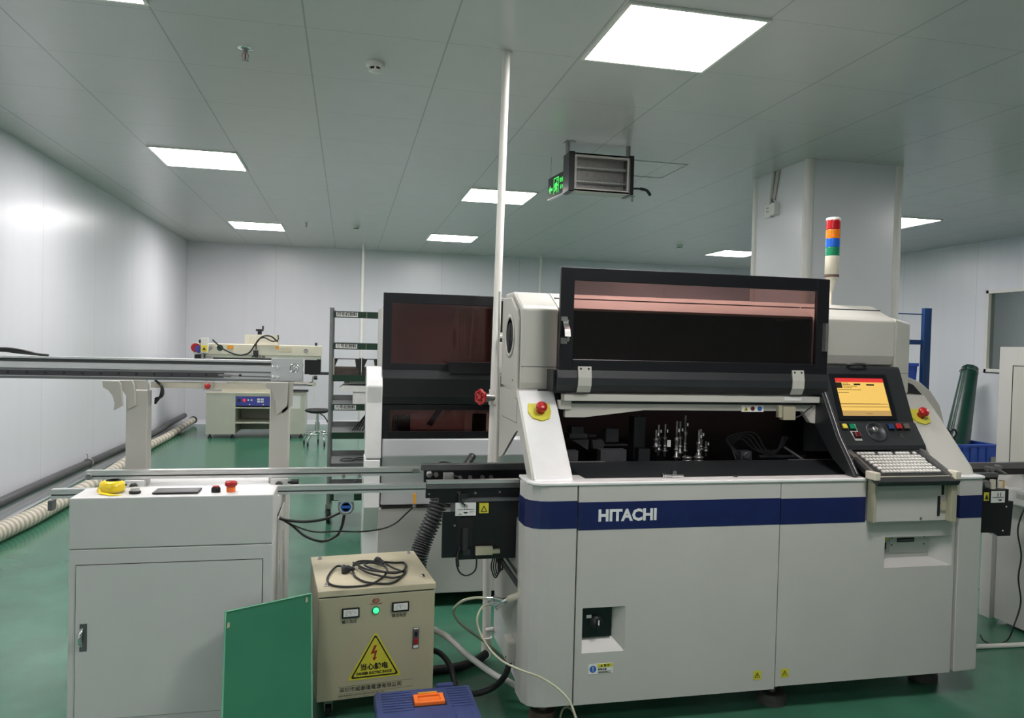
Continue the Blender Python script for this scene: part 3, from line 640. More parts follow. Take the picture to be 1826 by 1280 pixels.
# air fitting with branches on the side skirt
FT = Vector((.66, 2.98, .455))
b = MB().cyl(at(936, 1058, 2.86), at(908, 1068, 2.93), .015)
ar = m1.part('air_inlet', b.lathe(at(934, 1057, 2.86), (1, .1, .1), [(.022, -.02), (.022, .02)], 16), 'cream', label='beige air inlet elbow')
b = MB().cyl(at(908, 1068, 2.93), at(897, 1072, 2.94), .012).cyl(at(899, 1071, 2.94), at(878, 1066, 2.94), .009).cyl(at(899, 1071, 2.94), at(874, 1076, 2.94), .009).cyl(at(899, 1074, 2.94), at(884, 1084, 2.93), .010)
b.cyl(at(878, 1066, 2.94), at(868, 1066, 2.94), .006).cyl(at(880, 1073, 2.94), at(872, 1077, 2.94), .011)
m1.part('air_coupling', b, 'chrome', ar)
jb = m1.part('cable_entry', MB().box(.655, .695, 2.93, 3.02, .20, .29), 'hood', bev=.008)
m1.part('side_pipe', MB().tube([at(868, 960, 3.1), at(925, 1045, 2.93)], .010, 8).tube([at(880, 960, 3.08), at(935, 1042, 2.92)], .005, 6), 'pipegrey')
# rear cover seen past the far arm
RC = [(2.74, .97), (2.74, 1.392), (2.90, 1.375), (2.99, 1.345), (3.06, 1.295), (3.12, 1.22), (3.15, 1.13), (3.16, .97)]
m1.part('rear_cover', MB().prism([(2.74, 1.0), (2.74, 1.36), (2.87, 1.350), (2.93, 1.33), (2.985, 1.28), (3.015, 1.22), (3.03, 1.15), (3.03, 1.0)], 'y', 3.42, 3.44), 'black')
b = MB().prism(RC, 'y', 3.44, 3.62)
m1.part('rear_housing', b, 'hood', bev=.006)
# output conveyor on the other side
m1.part('conveyor_rail', MB().box(2.70, 3.56, 3.30, 3.33, .898, .930), 'aludark', bev=.002)
cv2 = m1.part('conveyor_rail', MB().box(2.74, 3.05, 2.985, 3.015, .915, .935), 'aludark', bev=.002, label='grey output conveyor rail')
m1.part('belt_guide', MB().box(2.74, 3.05, 2.99, 3.02, .865, .914).box(2.74, 3.56, 3.31, 3.34, .865, .897), 'black', cv2)
b = MB().tube([(2.985, 2.99, .945), (3.02, 2.99, .96), (3.06, 2.985, .945), (3.09, 2.985, .93)], .006, 8).cyl((3.0, 2.97, .955), (3.0, 3.01, .955), .012).cyl((3.045, 2.97, .965), (3.045, 3.0, .965), .010).cyl((2.96, 2.98, .89), (2.96, 2.955, .89), .017)
m1.part('sensor', b, 'steel', cv2)
m1.part('sensor_plug', MB().box(2.985, 3.005, 2.955, 2.97, .865, .91).cyl((3.035, 2.96, .87), (3.035, 2.96, .905), .012), 'cream', cv2)
m1.part('amber_sensor', MB().box(3.028, 3.050, 2.95, 2.965, .872, .905), 'amber', cv2)
bx2 = m1.part('motor_box', MB().box(2.80, 3.085, 2.96, 3.0, .80, .862).box(2.80, 3.075, 2.965, 3.0, .76, .80).prism([(2.80, .66), (2.80, .80), (3.13, .80), (3.12, .635), (3.05, .635), (3.02, .652)], 'y', 2.975, 3.02), 'black')
ws = m1.part('instruction_sticker', MB().box(2.985, 3.062, 2.957, 2.9595, .80, .855), 'paper', bx2)
m1.part('diagram_line', MB().box(2.99, 3.055, 2.955, 2.957, .825, .8265).box(3.02, 3.022, 2.955, 2.957, .83, .848).box(3.035, 3.037, 2.955, 2.957, .83, .848).prism([(3.02, .815), (3.045, .815), (3.035, .807)], 'y', 2.955, 2.957), 'ink', ws)
ws = m1.part('warning_sticker', MB().box(2.945, 2.972, 2.957, 2.9595, .81, .850), 'label_y', bx2)
m1.part('triangle', MB().prism([(2.949, .817), (2.968, .817), (2.9585, .842)], 'y', 2.956, 2.957), 'ink', ws)
m1.part('screw', MB().lathe((3.09, 2.974, .775), (0, -1, 0), [(.005, 0), (.003, .003)], 8).lathe((3.075, 2.974, .66), (0, -1, 0), [(.005, 0), (.003, .003)], 8), 'steel', bx2)
# signal tower
tx, ty = 2.335, 3.30
tw = m1.part('signal_tower', MB().cyl((tx, ty, 1.72), (tx, ty, 1.80), .007, seg=12).lathe((tx, ty, 1.795), (0, 0, 1), [(.010, 0), (.018, .03), (.024, .045), (.024, .062), (.033, .064), (.033, .172)], 28), 'cream', label='signal tower with red, orange, blue and green lamps')
for z0, z1, m_, nm in ((1.967, 2.010, 'lens_g', 'green lamp'), (2.010, 2.053, 'lens_b', 'blue lamp'), (2.053, 2.096, 'lens_o', 'orange lamp'), (2.096, 2.143, 'lens_r', 'red lamp')):
    pr_ = []
    for k in range(6):
        h = (z1 - z0) / 6; pr_ += [(.0325, z0 + k * h), (.0340, z0 + (k + .5) * h)]
    m1.part('lamp_lens', MB().lathe((tx, ty, 0), (0, 0, 1), pr_ + [(.0325, z1 - .001)], 28), m_, tw, label=nm)
m1.part('lamp_cap', MB().lathe((tx, ty, 2.143), (0, 0, 1), [(.034, 0), (.034, .010), (.030, .013)], 28), 'pvc', tw)
m1.part('tower_ring', MB().lathe((tx, ty, 1.862), (0, 0, 1), [(.0335, 0), (.0345, .002), (.0345, .012), (.0335, .013)], 28), 'wood', tw)

# small fitting lying on the ledge, and a dark screw
t = Thing('metal_fitting', 'small chrome fitting lying on the white ledge of the placement machine', 'fitting', (1.30, 2.80, .971))
t.part('body', MB().cyl((1.25, 2.802, .980), (1.335, 2.796, .980), .005).cyl((1.285, 2.798, .980), (1.305, 2.797, .980), .009, seg=6), 'chrome')
t.part('head', MB().box(1.286, 1.303, 2.790, 2.806, .985, 1.0).lathe((1.248, 2.802, .981), (1, 0, 0), [(.010, -.003), (.010, .0)], 12).lathe((1.256, 2.802, .981), (1, 0, 0), [(.010, -.003), (.010, .0)], 12), 'chrome')
solo('screw', MB().cyl((1.563, 2.80, .974), (1.575, 2.794, .974), .003, seg=8).lathe((1.563, 2.80, .974), (1, -.4, 0), [(.003, -.003), (.003, 0)], 8), 'satin', 'tiny dark screw on the white ledge beside the screen console', 'screw')

# ================================================================ second machine behind
m2 = Thing('placement_machine', 'second placement machine standing behind, with dark brown windows and pale side column', 'machine', (1.1, 4.6, 0))
QY = 4.15
b = MB().box(.115, 2.15, 4.30, 5.2, .08, .60).box(.17, 2.15, 4.25, 5.2, .60, 1.30).box(.95, 2.15, 4.25, 5.2, 1.30, 1.60).box(.20, .95, 4.62, 5.2, 1.30, 1.70).box(.14, 2.1, 4.9, 5.15, .0, .08)
m2.part('body', b, 'whitegrey', bev=.004)
b = MB().box(.105, 2.1, 4.17, 4.30, .08, .565)
lp = m2.part('base_panel', b, 'whitegrey', bev=.003)
m2.part('seam', MB().box(.46, .78, 4.1685, 4.17, .47, .4715).box(.20, .9, 4.165, 4.17, .566, .576), 'ink', lp)
m2.part('middle_panel', MB().prism([(4.19, .58), (4.19, .80), (4.13, .86), (4.13, .955), (4.30, .955), (4.30, .58)], 'x', .196, 2.1), 'column', bev=.006)
cl = [(4.16, 1.35), (4.05, 1.285), (4.03, 1.25), (4.05, 1.16), (4.05, .86), (4.28, .86), (4.28, 1.35)]
m2.part('side_column', MB().prism(cl, 'x', .104, .187), 'gloss', bev=.006, label='pale pentagonal side column')
m2.part('side_column_foot', MB().prism([(4.05, .855), (4.05, .60), (4.15, .45), (4.17, .08), (4.28, .08), (4.28, .855)], 'x', .100, .183), 'gloss', bev=.006)
b = MB(); holed(.187, .80, 1.335, 1.755, .235, .795, 1.37, 1.70, b, QY, .02)
v2 = m2.part('visor_frame', b, 'black', bev=.002)
m2.part('visor_window', MB().box(.232, .798, QY + .008, QY + .011, 1.367, 1.703), 'visor', v2, label='dark brown tinted window')
m2.part('lining', MB().box(.195, .80, 4.20, 4.215, 1.34, 1.75), 'postgrey')
m2.part('parts_tray', MB().box(.545, .79, 4.06, 4.13, 1.322, 1.38).box(.535, .80, 4.05, 4.14, 1.378, 1.385), 'black')
m2.part('visor_skirt', MB().prism([(4.15, 1.335), (4.08, 1.325), (4.075, 1.29), (4.10, 1.19), (4.12, 1.150), (4.17, 1.140), (4.17, 1.335)], 'x', .187, .80), 'satin')
b = MB(); holed(.187, .80, .957, 1.145, .23, .79, .995, 1.115, b, QY - .01, .02)
v3 = m2.part('lower_window_frame', b, 'black', bev=.002)
m2.part('lower_window', MB().box(.228, .792, QY, QY + .003, .993, 1.117), 'visor', v3, label='lower tinted window')
b = MB().box(.25, .35, 4.19, 4.2, .99, 1.06)
for k in range(8): b.box(.252 + k * .0125, .260 + k * .0125, 4.19, 4.2, 1.06, 1.082 - .004 * (k % 3 == 0))
m2.part('feeder_comb', b, 'black')
m2.part('feeder_comb', MB().prism([(.44, 1.03), (.50, 1.115), (.53, 1.115), (.47, 1.02)], 'y', 4.19, 4.2).box(.70, .78, 4.19, 4.2, .99, 1.09), 'satin')
m2.part('inner_plate', MB().box(.24, .79, 4.205, 4.215, 1.0, 1.115), 'gloss')
b = MB().box(.80, .812, 4.10, 4.4, 1.33, 1.745).box(.812, .93, 4.10, 4.12, 1.73, 1.745).box(.812, .93, 4.10, 4.4, 1.33, 1.50).box(.905, .93, 4.10, 4.4, 1.5, 1.73)
m2.part('hood_end', b, 'hood', bev=.004)
m2.part('hood_opening', MB().box(.812, .905, 4.13, 4.14, 1.50, 1.73), 'void')

# corrugated black duct beside it
pts = spline([at(797, 828, 3.9), at(790, 860, 3.85), at(778, 910, 3.8), at(757, 960, 3.78), at(745, 1000, 3.75), at(740, 1060, 3.75), at(742, 1160, 3.78)], 26)
solo('corrugated_duct', MB().tube(pts, [.040 + .008 * (1 if (i // 1) % 3 else -1) for i in range(len(pts))], 16), 'satin', 'black corrugated duct hanging down behind the beige power supply', 'duct')
pts = spline([at(843, 812, 4.0), at(835, 824, 3.95), at(826, 838, 3.9), at(820, 860, 3.88), at(812, 900, 3.86)], 14)
solo('corrugated_duct', MB().tube(pts, [.016 + .004 * (1 if i % 3 else -1) for i in range(len(pts))], 12), 'satin', 'thin ribbed hose beside the foot of the tall white pipe', 'duct')

# ================================================================ tall white pipe with the red valve
tp = Thing('standing_pipe', 'tall white plastic pipe rising from floor to ceiling with a red wheel valve', 'pipe', (.74, 3.74, 0))
P0, P1, P2, P3_ = Vector((.798, 3.96, ZC)), at(876, 835, 3.74), at(869, 1000, 3.52), at(867, 1172, 3.50)
tp.part('pipe', MB().tube([P0, P1 + Vector((0, 0, .0))], [.0205, .0205], 20).tube([P1, P1 + Vector((0, -.02, -.05)), P2 + Vector((0, .02, .12)), P2, P3_], .0205, 18), 'pvc')
tp.part('pipe_clip', MB().lathe(at(858 + 34, 597, 3.81), (0, 0, 1), [(.026, -.012), (.026, .012)], 18).box(.76, .80, 3.76, 3.80, 1.52, 1.53), 'pvc')
tp.part('coupling', MB().lathe(at(881, 708, 3.78), (P0 - P1), [(.027, -.04), (.027, .04)], 18), 'pvc')
tp.part('conduit', MB().tube([at(889, 655, 3.7), at(887, 830, 3.7)], .010, 10).tube([at(891, 520, 3.62), at(888, 660, 3.62)], .006, 8), 'hood')
vb = tp.part('valve_body', MB().cyl(at(880, 709, 3.76), at(868, 709, 3.74), .016).cyl(at(872, 709, 3.745), at(862, 709, 3.735), .022, seg=6).cyl(at(866, 709, 3.74), at(858, 708, 3.73), .008), 'steel')
wc = at(857, 708, 3.73); wa = Vector((-.82, -.57, 0)).normalized(); wu = Vector((0, 0, 1)); ws_ = wa.cross(wu)
b = MB().tube([wc + .033 * (1 + .10 * math.cos(6 * t)) * (math.cos(t) * wu + math.sin(t) * ws_) for t in [2 * math.pi * k / 48 for k in range(48)]], .0075, 8, closed=True)
for k in range(3):
    t = math.pi * k / 3; d = math.cos(t) * wu + math.sin(t) * ws_; b.tube([wc - .033 * d, wc + .033 * d], .005, 6)
b.cyl(wc - wa * .012, wc + wa * .010, .012)
tp.part('valve_wheel', b, 'red', vb, label='red hand wheel')
tp.part('elbow', MB().tube(spline([P3_ + Vector((0, 0, .10)), P3_ + Vector((0, 0, .03)), P3_ + Vector((-.02, -.03, .008)), P3_ + Vector((-.045, -.06, .004))], 5), .026, 16), 'pvc')
tp.part('ceiling_collar', MB().lathe((.798, 3.96, ZC - .001), (0, 0, -1), [(.032, 0), (.030, .006)], 20), 'hood')
tp.part('branch', MB().cyl(at(868, 1123, 3.45), at(882, 1121, 3.42), .010), 'pvc')

# ================================================================ loader on the near side
ld = Thing('board_loader', 'white board loader cabinet with aluminium conveyor rails and an upper rail on posts', 'machine', (-.58, 3.1, 0))
LX0, LX1 = -.918, -.250
b = MB().box(LX0, LX1, 2.81, 2.985, .753, .930)
hd = ld.part('top_housing', b, 'white', bev=.004)
b = MB().box(LX0, LX1, 2.812, 2.985, .10, .751).box(LX0 + .02, LX1 - .002, 2.985, 3.62, .12, .755).box(LX0 + .03, LX1 - .01, 3.04, 3.62, .755, .86)
cbn = ld.part('cabinet', b, 'white', bev=.003)
ld.part('side_plate', MB().box(LX1 - .0015, LX1 + .004, 3.0, 3.30, .20, .80).box(LX1 - .01, LX1 + .003, 3.34, 3.60, .2, .86), 'whitegrey', cbn, bev=.002)
b = MB()
for y, z0, z1 in ((3.06, .62, .66), (3.20, .73, .76), (3.07, .53, .60), (3.21, .66, .70)): b.box(LX1 + .004, LX1 + .005, y, y + .006, z0, z1)
ld.part('scratch', b, 'steel', cbn)
dx0, dx1, dz0, dz1 = -.893, -.284, .160, .697
g = .0022
ld.part('door_gap', MB().box(dx0 - g, dx1 + g, 2.8105, 2.8119, dz0 - g, dz1 + g), 'ink', cbn)
dr = ld.part('door', MB().box(dx0, dx1, 2.8075, 2.8119, dz0, dz1), 'white', label='hinged white front door')
b = MB(); hx, hz = -.870, .448
b.box(hx - .009, hx + .014, 2.806, 2.8076, hz - .048, hz + .048)
hb = ld.part('handle_recess', b, 'aludark', dr)
ld.part('handle', MB().tube(spline([(hx - .001, 2.808, hz + .030), (hx - .003, 2.796, hz + .018), (hx - .004, 2.792, hz), (hx - .003, 2.796, hz - .018), (hx - .001, 2.808, hz - .030)], 5), .006, 8), 'chrome', dr, label='chrome pull handle')
for x in (-.86, -.31):
    for y in (2.86, 3.55): ld.part('foot', MB().lathe((x, y, 0), (0, 0, 1), [(.03, 0), (.03, .012), (.012, .02), (.012, .12)], 16), 'steel')
# items mounted on the top
ld.part('touch_screen', MB().box(-.664, -.512, 2.845, 2.925, .931, .938), 'black', hd, bev=.002, label='black flat touch screen')
ld.part('screen_glass', MB().box(-.656, -.520, 2.851, 2.919, .938, .9386), 'satin', hd)
ld.part('round_button', MB().lathe((-.727, 2.875, .930), (0, 0, 1), [(.019, 0), (.020, .007), (.017, .010)], 24), 'black', hd)
ld.part('button_cap', MB().lathe((-.727, 2.875, .940), (0, 0, 1), [(.015, 0), (.015, .010), (.012, .012)], 24), 'whitegrey', hd)
ld.part('push_button', MB().lathe((-.456, 2.875, .930), (0, 0, 1), [(.016, 0), (.016, .014), (.013, .019)], 24), 'black', hd)
ld.part('button_ring', MB().lathe((-.456, 2.875, .949), (0, 0, 1), [(.011, 0), (.011, .004)], 20), 'red', hd)
ld.part('emergency_stop_base', MB().lathe((-.405, 2.880, .930), (0, 0, 1), [(.016, 0), (.016, .018)], 24), 'orange', hd)
ld.part('emergency_stop', MB().lathe((-.405, 2.880, .948), (0, 0, 1), [(.013, 0), (.021, .004), (.022, .014), (.018, .020), (0, .021)], 28), 'red', hd, label='red emergency stop button')
# conveyor rails
def rail(x0, x1, y0, y1, z0, z1, parent, name='conveyor_rail'):
    h = z1 - z0; d = .006
    pr = [(y0, z0), (y0, z0 + h * .30), (y0 + d, z0 + h * .33), (y0 + d, z0 + h * .42), (y0, z0 + h * .46), (y0, z0 + h * .70), (y0 + d * .7, z0 + h * .73), (y0 + d * .7, z0 + h * .80), (y0, z0 + h * .84), (y0, z1), (y1, z1), (y1, z0)]
    rl = ld.part(name, MB().prism(pr, 'x', x0, x1), 'alu', parent)
    ld.part('rail_groove', MB().box(x0 + .002, x1 - .002, y0 + .001, y0 + .004, z0 + h * .34, z0 + h * .42), 'satin', rl)
    return rl
r1 = rail(-1.038, .3165, 2.99, 3.02, .893, .926, None)
r2 = rail(-1.016, .325, 3.295, 3.325, .905, .941, None)
ld.part('rail_stop', MB().box(-.62, -.60, 2.989, 2.992, .9, .92), 'steel', r1)
b = MB().lathe((-1.005, 3.294, .918), (0, -1, 0), [(.013, 0), (.013, .008), (.009, .010), (.009, .003)], 16)
ld.part('end_pulley', b, 'steel', r2)
b = MB().lathe((.297, 3.294, .925), (0, -1, 0), [(.010, 0), (.010, .006)], 8).lathe((.313, 3.294, .925), (0, -1, 0), [(.008, 0), (.008, .006)], 8)
b.lathe((-.005, 3.294, .907), (0, -1, 0), [(.008, 0), (.008, .008)], 12).lathe((.062, 3.294, .907), (0, -1, 0), [(.008, 0), (.008, .008)], 12)
ld.part('idler', b, 'steel', r2)
b = MB().tube([(-.005, 3.284, .907), (-.02, 3.282, .875), (-.03, 3.282, .872)], .0015, 5).tube([(.062, 3.284, .907), (.03, 3.282, .872), (.012, 3.26, .80), (-.0, 3.2, .70)], .0015, 5)
ld.part('belt', b, 'aludark', r2)
for x in (-.83, -.265):
    b = MB().box(x - .04, x + .035, 3.28, 3.31, .862, .903)
    kn = ld.part('rail_bracket', b, 'alu', cbn, bev=.002)
    b = MB().lathe((x - .005, 3.279, .876), (0, -1, 0), [(.016, 0), (.014, .014), (.006, .015)], 14)
    s_ = -1 if x < -.5 else 1
    b.cyl((x + s_ * .045, 3.285, .885), (x + s_ * .075, 3.285, .885), .013, seg=10).cyl((x + s_ * .03, 3.285, .885), (x + s_ * .05, 3.285, .885), .006)
    ld.part('clamp_knob', b, 'rubber', kn)
# cross shaft and gear motor under the rails
mp = at(617, 900, 3.06)
ld.part('motor_bracket', MB().box(mp.x - .03, mp.x + .03, 3.02, 3.10, .852, .893).box(mp.x - .048, mp.x - .028, 3.02, 3.04, .862, .890), 'alu', r1)
mo = ld.part('gear_motor', MB().prism([(mp.x - .030, mp.z + .026), (mp.x - .032, mp.z - .012), (mp.x - .018, mp.z - .032), (mp.x + .018, mp.z - .032), (mp.x + .032, mp.z - .012), (mp.x + .030, mp.z + .026)], 'y', 3.03, 3.13), 'steel', bev=.004, label='small motor with a round blue and white badge')
ld.part('motor_badge', MB().lathe((mp.x, 3.0298, mp.z - .002), (0, -1, 0), [(.024, 0), (.024, .0015)], 28), 'paper', mo)
ld.part('badge_band', MB().lathe((mp.x, 3.028, mp.z - .002), (0, -1, 0), [(.020, 0), (.020, .001), (.016, .001), (.016, 0)], 28).box(mp.x - .021, mp.x + .021, 3.0265, 3.0283, mp.z - .007, mp.z + .004), 'inkblue', mo)
ld.part('sensor', MB().box(*(lambda p: (p.x - .006, p.x + .006, 2.975, 2.99, p.z - .022, p.z + .018))(at(739, 888, 2.98))), 'amber', r1, bev=.002, label='small amber sensor')
sp0 = at(739, 899, 2.98)
ld.part('sensor_nut', MB().cyl((sp0.x, 2.982, sp0.z), (sp0.x, 2.982, sp0.z - .012), .007, seg=8), 'steel', r1)
def cable(pxs, y, r, parent=None, n=10, m_='rubber', T=ld, name='cable', label=None, seg=8):
    ys = y if isinstance(y, (list, tuple)) else [y] * len(pxs)
    return T.part(name, MB().tube(spline([at(a, c, d) for (a, c), d in zip(pxs, ys)], n), r, seg), m_, parent, label=label)
cable([(489, 917), (500, 925), (540, 930), (580, 925), (608, 913)], [3.04, 3.02, 3.02, 3.03, 3.04], .0055)
cable([(491, 918), (520, 936), (545, 956), (575, 965), (600, 955), (609, 940), (614, 918)], 3.04, .0055)
cable([(492, 920), (520, 935), (560, 948), (605, 947), (640, 948), (680, 943), (705, 933), (725, 915), (738, 903)], [3.04, 3.02, 3.0, 3.0, 3.0, 3.0, 3.0, 2.99, 2.985], .0032)
# posts, brackets and the upper rail
for nm, x0, x1, z1 in (('post', -.900, -.815, 1.262), ('post', -.325, -.243, 1.296)):
    ld.part(nm, MB().box(x0, x1, 3.40, 3.47, .855, z1), 'hood', bev=.005, label='tall grey steel post')
uz0, uz1 = 1.302, 1.396
b = MB().box(-1.95, -.30, 3.425, 3.455, 1.345, 1.372).box(-1.95, -.19, 3.43, 3.49, 1.302, 1.345).box(-1.95, -.19, 3.435, 3.49, 1.372, 1.385).box(-1.95, -.30, 3.422, 3.49, 1.385, 1.394)
ur = ld.part('upper_rail', b, 'alu', bev=.0015, label='long aluminium rail on the posts')
ld.part('rail_groove', MB().box(-1.95, -.325, 3.428, 3.434, 1.374, 1.384), 'pipegrey', ur)
ld.part('rail_groove', MB().box(-1.95, -.325, 3.426, 3.431, 1.338, 1.344), 'postgrey', ur)
ld.part('rail_groove', MB().box(-1.95, -.325, 3.4285, 3.431, 1.302, 1.312), 'postgrey', ur)
b = MB().box(-1.95, -.52, 3.418, 3.43, 1.316, 1.337)
sl = ld.part('slide_strip', b, 'pipegrey', ur)
b = MB()
for k in range(22): b.lathe((-1.9 + k * .069, 3.4175, 1.3275), (0, -1, 0), [(.0055, 0), (.0045, .0015), (.002, .0005)], 10)
ld.part('screw', b, 'ink', sl)
ld.part('tension_rod', MB().cyl((-.54, 3.42, 1.327), (-.49, 3.42, 1.325), .006).cyl((-.49, 3.42, 1.325), (-.31, 3.42, 1.322), .0025, seg=6), 'aludark', ur)
ep = ld.part('end_plate', MB().box(-.322, -.190, 3.405, 3.425, 1.308, 1.405), 'alu', ur, bev=.002)
b = MB().lathe((-.226, 3.405, 1.362), (0, -1, 0), [(.021, 0), (.021, .004), (.018, .006), (.018, .002), (.008, .002), (.008, .006)], 28)
ld.part('pulley_cap', b, 'chrome', ep)
ld.each('bolt', [MB().lathe((x, 3.405, z), (0, -1, 0), [(.0085, 0), (.0085, .004), (.006, .006)], 12) for x in (-.313, -.294) for z in (1.366, 1.322)], 'chrome', ep)
def fin(px, dx):
    """a curved bracket fin"""
    o = [(px, 1.302), (px + .062, 1.302), (px + .070, 1.285), (px + .073, 1.26), (px + .078, 1.20), (px + .045, 1.18), (px + .048, 1.21), (px + .040, 1.24), (px + .024, 1.262), (px + .004, 1.275)]
    return o
for i, (px, y) in enumerate(((-.975, 3.34), (-.935, 3.38), (-.888, 3.41))):
    ld.part('bracket', MB().prism(fin(px, 0), 'y', y, y + .02), 'hood', bev=.002, label='curved bracket under the upper rail')
for i, (px, y) in enumerate(((-.338, 3.37), (-.318, 3.40))):
    ld.part('bracket', MB().prism([(px, 1.302), (px + .09, 1.302), (px + .088, 1.20), (px + .045, 1.16), (px + .038, 1.22), (px + .02, 1.27), (px, 1.28)], 'y', y, y + .02), 'hood', bev=.002)
b = MB()
for k in range(5): b.tube(spline([(-.80, 3.46, 1.298), (-.772 + .003 * k, 3.44 - .01 * k, 1.275), (-.775 + .002 * k, 3.44, 1.235), (-.80, 3.46, 1.20 + .005 * k)], 6), .005, 6)
ld.part('cable_loop', b, 'rubber')
ld.part('stretcher', MB().box(-.815, -.325, 3.44, 3.47, 1.268, 1.293), 'cream', bev=.002)
sb = ld.part('switch_box', MB().box(-.600, -.562, 3.41, 3.44, 1.262, 1.300), 'hood', bev=.002)
ld.part('stop_button', MB().lathe((-.581, 3.41, 1.28), (0, -1, 0), [(.008, 0), (.012, .004), (.011, .012), (0, .013)], 16), 'red', sb)
b = MB()
for k in range(4): b.tube(spline([(-1.6, 3.46, 1.405), (-1.40, 3.45, 1.422 - .003 * k), (-1.32, 3.45, 1.418 - .004 * k), (-1.24 + .01 * k, 3.45, 1.398)], 6), .005, 6)
ld.part('cable_loop', b, 'rubber')
ld.part('rail_end', MB().box(-1.045, -1.03, 2.985, 3.025, .85, .885), 'aludark', r1)

# yellow tape measure-like roll on the loader
t = Thing('tape_roll', 'yellow roll of tape lying on top of the white loader cabinet', 'tape', (-.815, 2.90, .930))
b = MB().lathe((-.810, 2.905, .931), (0, 0, 1), [(.034, 0), (.042, .004), (.043, .014), (.040, .034), (.030, .040), (.018, .041), (0, .041)], 28)
t.part('roll', b, 'tape')
t.part('core_mark', MB().lathe((-.806, 2.91, .972), (0, 0, 1), [(.026, 0), (.026, .0015), (.020, .0015), (.020, 0)], 24), 'ink')
t.part('loose_end', MB().add([(-.85, 2.885, .955), (-.835, 2.87, .939), (-.79, 2.845, .934), (-.76, 2.842, .932), (-.855, 2.885, .938), (-.84, 2.862, .933), (-.80, 2.835, .932), (-.765, 2.836, .931)], [(0, 1, 5, 4), (1, 2, 6, 5), (2, 3, 7, 6)]), 'tape')

# ================================================================ beige power supply
A = math.radians(6)
ps = Thing('power_supply', 'beige voltage stabiliser box with two meters and a yellow electric shock triangle', 'power supply', (-.09, 2.955, 0), A, local=True)
W_, D_, Z0, Z1 = .458, .475, .088, .492
ps.part('case', MB().box(0, W_, 0, D_, Z0, Z1), 'beige', bev=.003)
ps.part('lid_shadow', MB().box(.003, W_ - .003, .003, D_ - .003, Z1, Z1 + .006), 'ink')
lid = ps.part('lid', MB().box(-.003, W_ + .003, -.003, D_ + .003, Z1 + .005, Z1 + .030), 'beigelid', bev=.003, label='scuffed beige lid')
for x, y in ((.035, .435), (.43, .435), (.035, .06), (.425, .09)):
    ps.part('lid_bolt', MB().lathe((x, y, Z1 + .030), (0, 0, 1), [(.010, 0), (.010, .003), (.007, .003), (.006, .010)], 6), 'steel', lid)
def meter(x, z, cap):
    m_ = ps.part('meter', MB().box(x - .034, x + .034, -.010, 0, z - .019, z + .019), 'black', bev=.002)
    ps.part('meter_face', MB().box(x - .028, x + .028, -.0115, -.010, z - .012, z + .015), 'paper', m_)
    b = MB().tube([(x + .022 * math.cos(math.pi * (.15 + .7 * k / 10)), -.0118, z - .010 + .019 * math.sin(math.pi * (.15 + .7 * k / 10))) for k in range(11)], .0005, 4)
    b.tube([(x, -.0118, z - .008), (x - .004, -.0118, z + .007)], .0005, 4).tube([(x - .020, -.0118, z - .006), (x - .012, -.0118, z - .006)], .0006, 4)
    ps.part('scale', b, 'ink', m_)
    ps.text('meter_letter', 'V', (x, -.012, z + .001), .007, 'ink', m_)
    ps.text('caption', cap, (x - .004, -.0006, z - .037), .0145, 'ink')
meter(.123, .430, '输入电压'); meter(.318, .438, '输出电压')
ps.part('pilot_light_ring', MB().lathe((.221, 0, .431), (0, -1, 0), [(.0155, 0), (.0155, .004), (.012, .006)], 28), 'lens_g')
ps.part('pilot_light', MB().lathe((.221, -.004, .431), (0, -1, 0), [(.0115, 0), (.011, .005), (.006, .008), (0, .009)], 24), 'led', label='glowing green pilot light')
b = MB().tube([(.221 + .013 * math.cos(t_), -.0006, .469 + .007 * math.sin(t_)) for t_ in [2 * math.pi * k / 24 for k in range(24)]], .0016, 6, closed=True).box(.212, .219, -.001, 0, .467, .471).box(.222, .230, -.001, 0, .467, .4685)
ps.part('red_emblem', b, 'inkred')
ps.text('emblem_lettering', 'WEITAILONG', (.221, -.0006, .4555), .008, 'inkred')
br = ps.part('breaker', MB().box(.370, .396, -.003, 0, .262, .347), 'aludark', label='narrow breaker with a red rocker')
ps.part('rocker', MB().box(.377, .390, -.009, -.003, .282, .302), 'red', br)
ps.part('rocker_top', MB().box(.378, .389, -.006, -.003, .312, .330), 'black', br)
ps.part('breaker_tag', MB().box(.374, .393, -.0035, -.003, .340, .346).box(.374, .393, -.0035, -.003, .265, .276), 'paper', br)
# triangle
TX, TZ = .222, .252
def rtri(cx, cz, hw, zb, zt, rr, n=4):
    P = [Vector((cx - hw, zb)), Vector((cx + hw, zb)), Vector((cx, zt))]; out = []
    for i in range(3):
        p, a, c = P[i], (P[i - 1] - P[i]).normalized(), (P[(i + 1) % 3] - P[i]).normalized()
        s0, s1 = p + a * rr * 1.6, p + c * rr * 1.6
        for k in range(n + 1):
            t_ = k / n; out.append(tuple((1 - t_) ** 2 * s0 + 2 * t_ * (1 - t_) * p + t_ ** 2 * s1))
    return out
st = ps.part('warning_sign', MB().prism(rtri(TX, 0, .108, .160, .347, .010), 'y', -.0012, 0), 'label_y', label='yellow triangular electric shock sign')
ps.part('sign_border', MB().prism(rtri(TX, 0, .095, .167, .336, .008), 'y', -.0018, -.0012), 'ink', st)
ps.part('sign_field', MB().prism(rtri(TX, 0, .0855, .1725, .326, .006), 'y', -.0024, -.0018), 'label_y', st)
ps.part('lightning_bolt', MB().prism([(TX + .006, .292), (TX - .004, .292), (TX - .018, .258), (TX - .002, .261), (TX - .006, .243), (TX - .011, .243), (TX - .004, .230), (TX + .007, .243), (TX + .001, .244), (TX + .008, .272), (TX - .004, .269)], 'y', -.0032, -.0024), 'inkred', st)
